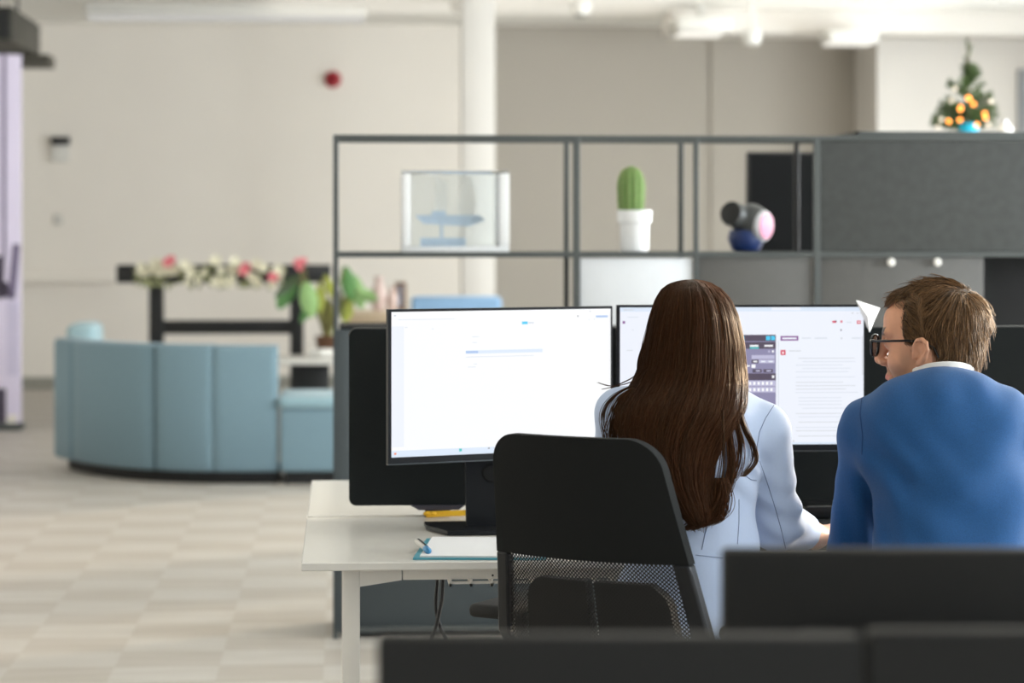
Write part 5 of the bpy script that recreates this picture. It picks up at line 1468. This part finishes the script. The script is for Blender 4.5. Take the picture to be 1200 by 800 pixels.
# loose locks drawn one by one (pixel paths at the depth of the back)
def lock(path, n, spread, D0, D1, seed, r=None):
    rg = np.random.default_rng(seed); K = 22
    dep = [D0 + (D1 - D0) * i / (len(path) - 1) for i in range(len(path))]
    for i, (x, y) in enumerate(path):
        d = Vector(cf(x, y, 1.0)) - Vector((0, 0, CAM_H)); hit = bvh_b.ray_cast(Vector((0, 0, CAM_H)), d.normalized())
        if hit[0] is not None: dep[i] = min(dep[i], hit[0].y - .011)
    pts = np.array([cf(x, y, dep[i]) for i, (x, y) in enumerate(path)])
    t = np.linspace(0, 1, len(path)); tv = np.linspace(0, 1, K)
    def cr(v):
        out = np.zeros((len(v), 3)); m = len(path) - 1
        for q, x in enumerate(v):
            i = min(int(x * m), m - 1); f = x * m - i
            p0, p1, p2, p3 = pts[max(i - 1, 0)], pts[i], pts[i + 1], pts[min(i + 2, m)]
            out[q] = .5 * (2 * p1 + (p2 - p0) * f + (2 * p0 - 5 * p1 + 4 * p2 - p3) * f * f + (3 * p1 - p0 - 3 * p2 + p3) * f ** 3)
        return out
    c = cr(tv)[None].repeat(n, 0)
    o = rg.normal(0, 1, (n, 1, 3)) * spread
    ph = rg.uniform(0, 6, (n, 1, 1))
    prof = (.25 + .75 * np.sin(tv * 2.6))[None, :, None]
    return c + o * prof * np.array([1, .5, .2]) + np.concatenate([np.sin(tv * 5 + ph[..., 0])[..., None], 0 * tv[None, :, None].repeat(n, 0), 0 * tv[None, :, None].repeat(n, 0)], -1) * spread * .5
locks = [lock([(860, 440), (866, 480), (874, 505), (883, 525), (884, 540), (876, 552), (870, 558)], 34, .004, 4.70, 4.608, 21),
         lock([(858, 450), (862, 490), (868, 520), (866, 545), (858, 562), (846, 572), (836, 577)], 26, .004, 4.69, 4.598, 22),
         lock([(848, 465), (853, 500), (857, 540), (852, 572), (842, 594), (832, 606)], 110, .0042, 4.655, 4.584, 23),
         lock([(846, 480), (847, 530), (844, 565), (838, 590), (828, 600)], 10, .004, 4.592, 4.584, 24),
         lock([(740, 452), (722, 462), (710, 476), (706, 492), (709, 512), (712, 540)], 14, .003, 4.70, 4.665, 25),
         lock([(742, 455), (728, 468), (720, 490), (716, 512), (716, 540)], 60, .006, 4.69, 4.65, 26),
         lock([(744, 458), (736, 475), (730, 500), (728, 540)], 130, .009, 4.68, 4.64, 30),
         lock([(771, 372), (757, 400), (749, 425), (750, 445), (752, 455)], 16, .0022, 4.76, 4.72, 27),
         lock([(764, 400), (758, 425), (745, 440), (722, 452), (706, 456)], 4, .0025, 4.71, 4.70, 28),
         lock([(768, 420), (752, 440), (735, 449), (716, 452), (700, 448)], 3, .003, 4.70, 4.69, 29),
         lock([(842, 560), (834, 590), (818, 612), (805, 620)], 160, .010, 4.584, 4.582, 31),
         lock([(846, 560), (846, 588), (838, 606), (824, 615)], 150, .008, 4.584, 4.582, 32)]
M_hairw = mat('dark_brown_hair', (13, 8, 6), .4, spec=.45, attr='tint', rgb2=(57, 27, 15))
bw_ = M_hairw.node_tree.nodes['Principled BSDF']; bw_.inputs['Specular Tint'].default_value = (1.0, .62, .34, 1)
bw_.inputs['Sheen Weight'].default_value = .12; bw_.inputs['Sheen Tint'].default_value = (1.0, .42, .14, 1); bw_.inputs['Sheen Roughness'].default_value = .35  # orange specular and sheen tints imitate a warm rim light
def join(parts):
    Vs, Fs, Ts, o = [], [], [], 0
    for V, Fq, T_ in parts:
        Vs.append(V); Fs.append(Fq + o); Ts.append(T_); o += len(V)
    return np.concatenate(Vs), np.concatenate(Fs), np.concatenate(Ts)
def strand_part(cv, r0, r1, seed, lo=0, hi=1):
    V, Fq, si = strands(cv, r0, r1); rr_ = np.random.default_rng(seed).uniform(lo, hi, len(cv))
    return V, Fq, rr_[si]
parts = [(Vh, Fh, np.full(len(Vh), .1)), (lambda q: (q[0], q[1], np.clip(.42 * q[2] ** 1.5 + .5 * np.abs(np.sin(np.round(clA * 7) * 12.9)).repeat(len(q[0]) // len(clA)) ** 2, 0, 1)))(strand_part(cA, .0011, .0006, 1)), strand_part(cB, .0006, .0003, 2, .3, 1)] + [strand_part(c, .0008, .0004, 40 + i) for i, c in enumerate(locks)]
V_, F_, T_ = join(parts)
add_part('hair', V_, F_, M_hairw, wroot, {'tint': T_})

# ================================================================== MAN
mn = cf(1103, 462, 4.79)
Msh = {-1: cf(1021, 505, 4.76), 1: cf(1192, 508, 4.72)}
Mel = {-1: cf(1003, 650, 4.87), 1: cf(1222, 655, 4.82)}
Mwr = {-1: cf(1030, 640, 5.10), 1: cf(1178, 640, 5.10)}
Mwr[-1][2] = Mwr[1][2] = .775
mcx = cf(1116, 600, 4.62)[0]
ml = legs(mcx, 4.62, .13)
MH = HeadFrame(cf(1094, 403, 4.83), math.radians(28), pitch=math.radians(-4), scale=1.0)
JM = {'inset': .010, 'top': MH.o[2] + .14, 'box': (mcx - .38, mcx + .42, 4.38, 5.45)}
MT = [(cf(1108, 525, 4.70), (.165, .115, .15), .04), (cf(1106, 495, 4.71), (.15, .095, .085), .04), (cf(1120, 610, 4.66), (.150, .112, .16), .05), (cf(1118, 690, 4.62), (.158, .12, .13), .05), (cf(1116, 740, 4.62), (.17, .14, .1), .05)]
MA = []
for s in (-1, 1):
    MA += [(mn + np.array([s * .03, 0, -.016]), Msh[s], .051, .056, .04), (Msh[s], Mel[s], .058, .050, .02), (Mel[s], Mwr[s], .050, .036, .02)]
ML = []
for hip, knee, ank, toe, heel in ml: ML += [(hip, knee, .09, .064, .03), (knee, ank, .06, .042, .02)]
JM['torso'] = MT; JM['limbs'] = MA + ML
JM['bare'] = [(mn + np.array([0, .005, -.04]), MH.p(-.025, 0, -.045), .056, .056, .03)]
for hip, knee, ank, toe, heel in ml: JM['bare'] += [(ank, heel, .034, .03, .01), (ank, toe, .034, .025, .02), (heel, toe, .027, .023, .02)]
for s in (-1, 1): JM['bare'] += [(Mwr[s] - (Mwr[s] - Mel[s]) * .15, Mwr[s], .030, .027, .01)]
mroot = person_root(tuple(to_world(np.array([mcx, 4.62, 0.0]))), 'person in a blue sweater and black glasses, seated with face turned left to the monitors')
M_skinm = skin_material('skin_warm', (214, 158, 126))
hm_ = [((Mwr[-1], (.05, .98, -.05), (1, 0, 0)), dict(s=1.0, curl=.4, drop=-.05)), ((Mwr[1], (-.1, .98, -.05), (-1, 0, 0)), dict(s=1.0, curl=.4, drop=-.05))]
bodym = build_body(JM, MH, True, [(MH.o[0] - .15, MH.o[0] + .14), (Mwr[-1][0] - .07, Mwr[-1][0] + .08), (Mwr[1][0] - .08, Mwr[1][0] + .08)], [(MH.o[1] - .13, MH.o[1] + .16), (5.06, 5.35)], mroot, M_skinm, hm_)
# stubble tint on the lower face (it is hair on the skin, so part of the skin colour)
me = bodym.data
co = np.empty(len(me.vertices) * 3, np.float32); me.vertices.foreach_get('co', co); co = co.reshape(-1, 3) + np.array(mroot.location)
cc = np.stack([co[:, 0] * CA - co[:, 1] * SA, co[:, 0] * SA + co[:, 1] * CA, co[:, 2]], 1)
lc = MH.loc(cc)
def ss(a, b, x): t = np.clip((x - a) / (b - a), 0, 1); return t * t * (3 - 2 * t)
st = ss(-.02, -.055, lc[:, 2]) * ss(-.14, -.12, lc[:, 2]) * ss(-.015, .01, lc[:, 0])
st = np.maximum(st, ss(.045, .03, np.abs(lc[:, 0] - .012)) * ss(.01, -.03, lc[:, 2]) * ss(-.13, -.11, lc[:, 2]) * .7)
lips = (np.abs(lc[:, 1]) < .022) & (lc[:, 2] < -.057) & (lc[:, 2] > -.083) & (lc[:, 0] > .083)
brow = ss(.010, .006, np.abs(lc[:, 2] - .031)) * ss(.07, .078, lc[:, 0]) * (np.abs(lc[:, 1]) > .01) * (np.abs(lc[:, 1]) < .05)
near = np.linalg.norm(cc - MH.o, axis=1) < .2
def tint_skin(m, vals, rgb, name):
    nt = m.node_tree; b = nt.nodes['Principled BSDF']; lk = b.inputs['Base Color'].links[0]; src = lk.from_socket
    at = nt.nodes.new('ShaderNodeAttribute'); at.attribute_name = name
    mx = nt.nodes.new('ShaderNodeMix'); mx.data_type = 'RGBA'
    nt.links.new(at.outputs['Fac'], mx.inputs['Factor']); nt.links.new(src, mx.inputs['A']); mx.inputs['B'].default_value = (*lin(rgb), 1)
    nt.links.new(mx.outputs['Result'], b.inputs['Base Color'])
for nm, vals, rgb in (('stubble', st * .55, (128, 98, 72)), ('lips', lips * .7, (190, 104, 92)), ('brow', brow, (70, 48, 32))):
    a_ = me.attributes.new(nm, 'FLOAT', 'POINT'); a_.data.foreach_set('value', (vals * near * (np.abs(lc[:, 1]) < .071)).astype(np.float32))
    tint_skin(M_skinm, None, rgb, nm)
# shirt collar and sweater
def ring_collar(c, rx, ry, z0, z1, m, par, tilt=.0):
    n = 48; rows = []
    for (k, z) in ((1.0, z0), (1.03, z0), (1.0, z1), (.985, z1 + .002), (.95, z1), (.95, z0)):
        rows.append(np.array([[c[0] + rx * k * math.cos(2 * math.pi * i / n), c[1] + ry * k * math.sin(2 * math.pi * i / n), z - tilt * math.sin(2 * math.pi * i / n)] for i in range(n)]))
    V = np.concatenate(rows); F_ = []
    for r in range(len(rows)):
        r2 = (r + 1) % len(rows)
        for i in range(n): F_.append((r * n + i, r * n + (i + 1) % n, r2 * n + (i + 1) % n, r2 * n + i))
    return add_part('shirt_collar', V, np.array(F_), m, par)
ccx = cf(1104, 440, 4.80)
ring_collar(ccx, .064, .068, cf(0, 452, 4.76)[2] - .02, cf(0, 430, 4.745)[2] - .014, mat('white_cotton', (240, 238, 234), .8, var=.01), mroot, tilt=.024)
def foldm(X, Y, Z):
    c = cf(1150, 560, 4.6)
    f = .009 * np.sin((X - c[0]) * 26 - (Z - c[2]) * 34 + 60 * (X - c[0]) * (Z - c[2])) * np.exp(-((X - c[0] - .03) ** 2) / .012 - ((Z - c[2] + .02) ** 2) / .02)
    f = f + .006 * np.sin((X - c[0]) * 30 + (Z - c[2]) * 52) * np.exp(-((X - c[0] + .1) ** 2) / .008 - ((Z - c[2] + .03) ** 2) / .012)
    a = cf(1030, 545, 4.66); b = np.exp(-((X - a[0]) ** 2 + (Z - a[2]) ** 2) / .006)
    f = f + .005 * b * np.sin((X * .85 + Z * .75) * 95)
    ar = np.exp(-((X - Mel[-1][0]) ** 2) / .004) * ss(1.0, .95, Z)
    f = f + .004 * ar * np.sin(X * 120 + Z * 26 + .5)
    f = f + .003 * np.exp(-((Z - cf(0, 455, 4.7)[2]) ** 2) / .0008) * np.sin(X * 75)
    return f + .0015 * np.sin(X * 40 + Z * 25) * np.sin(Z * 33 - X * 12)
def cutm(X, Y, Z):
    c = .56 - Z
    nk = np.sqrt(((X - ccx[0]) / .066) ** 2 + ((Y - ccx[1]) / .07) ** 2)
    c = np.maximum(c, np.minimum((1.16 - nk) * .066, Z - (mn[2] - .06)))
    for s in (-1, 1):
        d = Mwr[s] - Mel[s]; pl = plane(Mwr[s] - d * .03, d)(X, Y, Z)
        near_ = seg_dist(Mwr[s] - d * .2, Mwr[s] + d * .3)(X, Y, Z) - .08
        c = np.maximum(c, np.minimum(pl, -near_))
    return c
Vs, Fs = cloth(JM, MT, MA, .005, foldm, cutm, .0065, (mcx - .38, mcx + .42, 4.38, 5.2, .53, mn[2] + .1))
M_sweat = mat('blue_knit', (27, 78, 130), .9, var=.38, scale=520, bump=.25, bscale=900, sheen=.08)
swt = add_part('sweater', Vs, Fs, M_sweat, mroot)
M_seams = mat('knit_seam', (22, 60, 108), .9)
project_seam(Vs, Fs, [(1010, 466), (1008, 485), (1011, 510), (1010, 535)], 'seam', M_seams, swt, .0012)
TM = [(cf(1116, 735, 4.62), (.165, .135, .1), .04)]
Vt, Ft = cloth(JM, TM, ML, .004, None, lambda X, Y, Z: np.maximum(Z - .66, .13 - Z), .011, (mcx - .3, mcx + .3, 4.38, 5.25, .1, .72))
add_part('trousers', Vt, Ft, mat('grey_trousers', (66, 66, 70), .8), mroot)
shoes(ml, mroot, mat('brown_leather', (70, 46, 32), .4), .037)
# glasses
M_gl = mat('black_acetate', (14, 14, 16), .2)
g = thing('eyeglasses', '', '')
bpy.data.objects.remove(g)
def hp(f, l, u): return Vector(to_world(MH.p(f, l, u)))
bm = B()
lens_c = []
for s in (-1, 1):
    loop = []
    for k in range(28):
        a = 2 * math.pi * k / 28
        ca, sa = math.cos(a), math.sin(a)
        sq = (abs(ca) ** 3 + abs(sa) ** 3) ** (-1 / 3)
        loop.append(hp(.113 - .004 * abs(.034 + .024 * ca * sq) / .06 - .002 * sa, s * (.034 + .0245 * ca * sq), .004 + .0205 * sa * sq))
    lens_c.append(loop)
    tube(bm, loop + [loop[0]], .0031, 8)
tube(bm, [hp(.113, -.0105, .008), hp(.117, 0, .010), hp(.113, .0105, .008)], .0022, 8)
gf = obj('glasses_frame', bm, M_gl, mroot)
for s in (-1, 1):
    bm = B()
    tube(bm, [hp(.109, s * .0585, .014), hp(.103, s * .0685, .014), hp(.09, s * .0735, .013), hp(.03, s * .0775, .011), hp(-.008, s * .0795, .008), hp(-.026, s * .078, -.006), hp(-.034, s * .076, -.026)], [.0034, .0032, .0026, .0024, .0022, .002, .0018], 8)
    obj('temple', bm, M_gl, gf)
    bm = B(); c = sum(lens_c[(s + 1) // 2], Vector()) / 28
    loop = lens_c[(s + 1) // 2]; nrm = Vector(to_world(MH.f)) * .0004
    a_ = [bm.verts.new(v + nrm) for v in loop]; b2 = [bm.verts.new(v - nrm) for v in loop]; ca_ = bm.verts.new(c + nrm * 3); cb_ = bm.verts.new(c + nrm)
    for i in range(28): bm.faces.new((a_[i], a_[(i + 1) % 28], ca_)); bm.faces.new((b2[(i + 1) % 28], b2[i], cb_)); bm.faces.new((a_[i], b2[i], b2[(i + 1) % 28], a_[(i + 1) % 28]))
    obj('lens', bm, M_glass, gf)
# hair
rg = np.random.default_rng(17)
cen = np.array([-.012, 0, .036]); rad0 = np.array([.098, .075, .083])
def hairmask(d):
    """d: points on the cranium in head coordinates"""
    f, l, u = d[:, 0], np.abs(d[:, 1]), d[:, 2]
    top = (u > .086) & (f < .064 - 1.25 * np.maximum(0, l - .014))
    side = (f < .040 - .12 * np.maximum(0, u - .05)) & (u > .0)
    burn = (f < .032) & (f > .008) & (u > -.012)
    back = (f < -.012) & (u > -.082 + .9 * np.maximum(0, f + .07) * .6)
    return top | (side & (u > .012)) | burn | back
N = 26000
v = rg.normal(0, 1, (N, 3)); v /= np.linalg.norm(v, axis=1, keepdims=True)
pts = cen + v * rad0
pts = pts[hairmask(pts + rg.normal(0, .0028, pts.shape))][:12500]
# occiput and nape lie on the neck more than on the ellipsoid: keep those roots on the skin line
crown = cen + np.array([-.62, .18, .76]) * rad0
def normal(p): n_ = (p - cen) / rad0 ** 2; return n_ / np.linalg.norm(n_, axis=1, keepdims=True)
def flow(p):
    n_ = normal(p); t = p - crown
    dist = np.linalg.norm(t, axis=1, keepdims=True)
    t = t / np.maximum(dist, 1e-4)
    sw = np.cross(n_, t)
    t = t + sw * .35 * np.exp(-(dist / .05) ** 2)
    low = np.clip((.06 - p[:, 2:3]) / .05, 0, 1)                 # sides and back fall downwards
    t = t * (1 - .55 * low) + np.array([-.25, 0, -1.0]) * .55 * low
    front = np.clip((p[:, 0:1] - .03) / .04, 0, 1) * np.clip((p[:, 2:3] - .07) / .02, 0, 1)
    t = t * (1 - .5 * front) + np.array([.25, .55, .3]) * front
    temple = np.clip((p[:, 0:1] + .02) / .03, 0, 1) * np.clip((np.abs(p[:, 1:2]) - .034) / .014, 0, 1) * np.clip((.108 - p[:, 2:3]) / .02, 0, 1)
    t = t * (1 - temple) + np.array([-.75, 0, -.6]) * temple
    t = t - n_ * (t * n_).sum(1, keepdims=True)
    hang = np.clip((.012 - p[:, 2:3]) / .03, 0, 1) * (p[:, 0:1] < .0)
    t = t * (1 - hang) + np.array([.18, 0, -1.0]) * hang
    return t / np.maximum(np.linalg.norm(t, axis=1, keepdims=True), 1e-6)
n0 = normal(pts); p = pts.copy()
topness = np.clip((pts[:, 2] - .05) / .05, 0, 1); frontness = np.clip((pts[:, 0] - .02) / .05, 0, 1) * topness
nape = np.clip((-.02 - pts[:, 2]) / .03, 0, 1)
L = (.024 + .030 * topness + .014 * np.clip((-pts[:, 0] - .03) / .06, 0, 1) * (pts[:, 2] > -.03)) * rg.uniform(.75, 1.2, len(pts)) * (1 + .75 * nape)
sideb = np.clip((.03 - pts[:, 2]) / .03, 0, 1) * (pts[:, 0] > -.03); L *= (1 - .45 * sideb); L *= (1 - .42 * frontness)
K = 9; cv = np.zeros((len(pts), K, 3)); lift0 = .0015
wild = (rg.random(len(pts)) < .07) * rg.uniform(.2, 1.0, len(pts))
cl = np.round(pts * 55) / 55; clj = np.sin(cl @ np.array([91.7, 47.3, 63.1])) * .5
for i in range(K):
    f = i / (K - 1)
    h_ = .0008 + (.007 + .005 * topness + .008 * frontness + .000 * np.clip((-pts[:, 0] - .04) / .05, 0, 1)) * (1 - sideb * .6) * (1 - nape * .25) * math.sin(min(1.57, f * 2.0)) + wild * .013 * f ** 2 + .0025 * clj * f
    h_ = h_ * rg.uniform(.97, 1.03, len(pts))
    cv[:, i] = p + normal(p) * h_[:, None] + frontness[:, None] * np.array([-.006, 0, .026]) * f ** 1.2
    tt = flow(p) + (rg.normal(0, .12, p.shape) * (1 + 7 * np.exp(-(np.linalg.norm(p - crown, axis=1, keepdims=True) / .022) ** 2)) + (clj[:, None] * .35) * np.cross(normal(p), flow(p))) * .8
    p = p + tt * (L / (K - 1))[:, None]
    q = p - cen; sc_ = np.sqrt(((q / rad0) ** 2).sum(1)); below = p[:, 2] < -.0
    newp = cen + q / sc_[:, None]; p = np.where(((sc_ < 1) | ~below)[:, None], newp, p)
cvw = MH.o + MH.k * (cv[..., 0:1] * MH.f + cv[..., 1:2] * MH.l + cv[..., 2:3] * MH.u)
# cap under the strands
n1, n2 = 90, 60
A1, A2 = np.meshgrid(np.linspace(0, 2 * math.pi, n1, endpoint=False), np.linspace(.02, math.pi - .25, n2), indexing='xy')
vv = np.stack([np.cos(A1) * np.sin(A2), np.sin(A1) * np.sin(A2), np.cos(A2)], -1)
pc_ = (cen + vv * rad0).reshape(-1, 3); msk = hairmask(pc_)
idc = np.arange(n1 * n2).reshape(n2, n1)
fc = np.stack([idc[:-1], idc[1:], np.roll(idc, -1, 1)[1:], np.roll(idc, -1, 1)[:-1]], -1).reshape(-1, 4)
fc = fc[msk[fc].sum(1) >= 3]
capn = pc_ + normal(pc_) * (.0035 * 1.0)
capw = MH.o + MH.k * (capn @ MH.R)
uq, inv = np.unique(fc, return_inverse=True); capw = capw[uq]; fc = inv.reshape(-1, 4)
M_hairm = mat('light_brown_hair', (44, 31, 22), .42, spec=.5, attr='tint', rgb2=(146, 110, 75))
M_hairm.node_tree.nodes['Principled BSDF'].inputs['Specular Tint'].default_value = (1.0, .8, .6, 1)  # warm specular tint imitates rim light on the hair
V_, F_, T_ = join([(capw, fc, np.full(len(capw), .05)), strand_part(cvw, .0007, .0003, 8)])
add_part('hair', V_, F_, M_hairm, mroot, {'tint': T_})

# ------------------------------------------------------------------ camera, world, render look
cam = bpy.data.cameras.new('camera'); co_ = bpy.data.objects.new('camera', cam); C.objects.link(co_)
cam.sensor_width = 36.0; cam.lens = F_PX / 1200 * 36; cam.shift_y = -(400 - HZ) / 1200
cam.clip_start = .05; cam.clip_end = 100
co_.location = (0, 0, CAM_H); co_.rotation_euler = (math.radians(90), 0, -YAW)
cam.dof.use_dof = True; cam.dof.focus_distance = 4.85; cam.dof.aperture_fstop = 3.5
sc = bpy.context.scene; sc.camera = co_
w = bpy.data.worlds.new('world'); sc.world = w; w.use_nodes = True
w.node_tree.nodes['Background'].inputs['Color'].default_value = (0.84, 0.93, 1.0, 1); w.node_tree.nodes['Background'].inputs['Strength'].default_value = WORLD_S
sl = bpy.data.lights.new('sun', 'SUN'); sl.energy = SUN; sl.angle = math.radians(5); sl.color = (1.0, .76, .5)
so = bpy.data.objects.new('sun', sl); C.objects.link(so); so.location = (9, 10, 4); so.rotation_euler = Vector((-6.1, -4.2, -1.35)).to_track_quat('-Z', 'Y').to_euler()
for loc, sz_, pw, col, look in CEILING_FILL: area('window_daylight', loc, sz_[0], sz_[1], pw, col, look)  # added ceiling fill, not light from a window
vs = sc.view_settings; vs.view_transform = 'Standard'; vs.look = 'None'; vs.gamma = 1.0; vs.use_curve_mapping = False; vs.exposure = EXPOSURE
sc.cycles.use_denoising = True
sc.cycles.max_bounces = 10; sc.cycles.transparent_max_bounces = 24; sc.cycles.transmission_bounces = 8
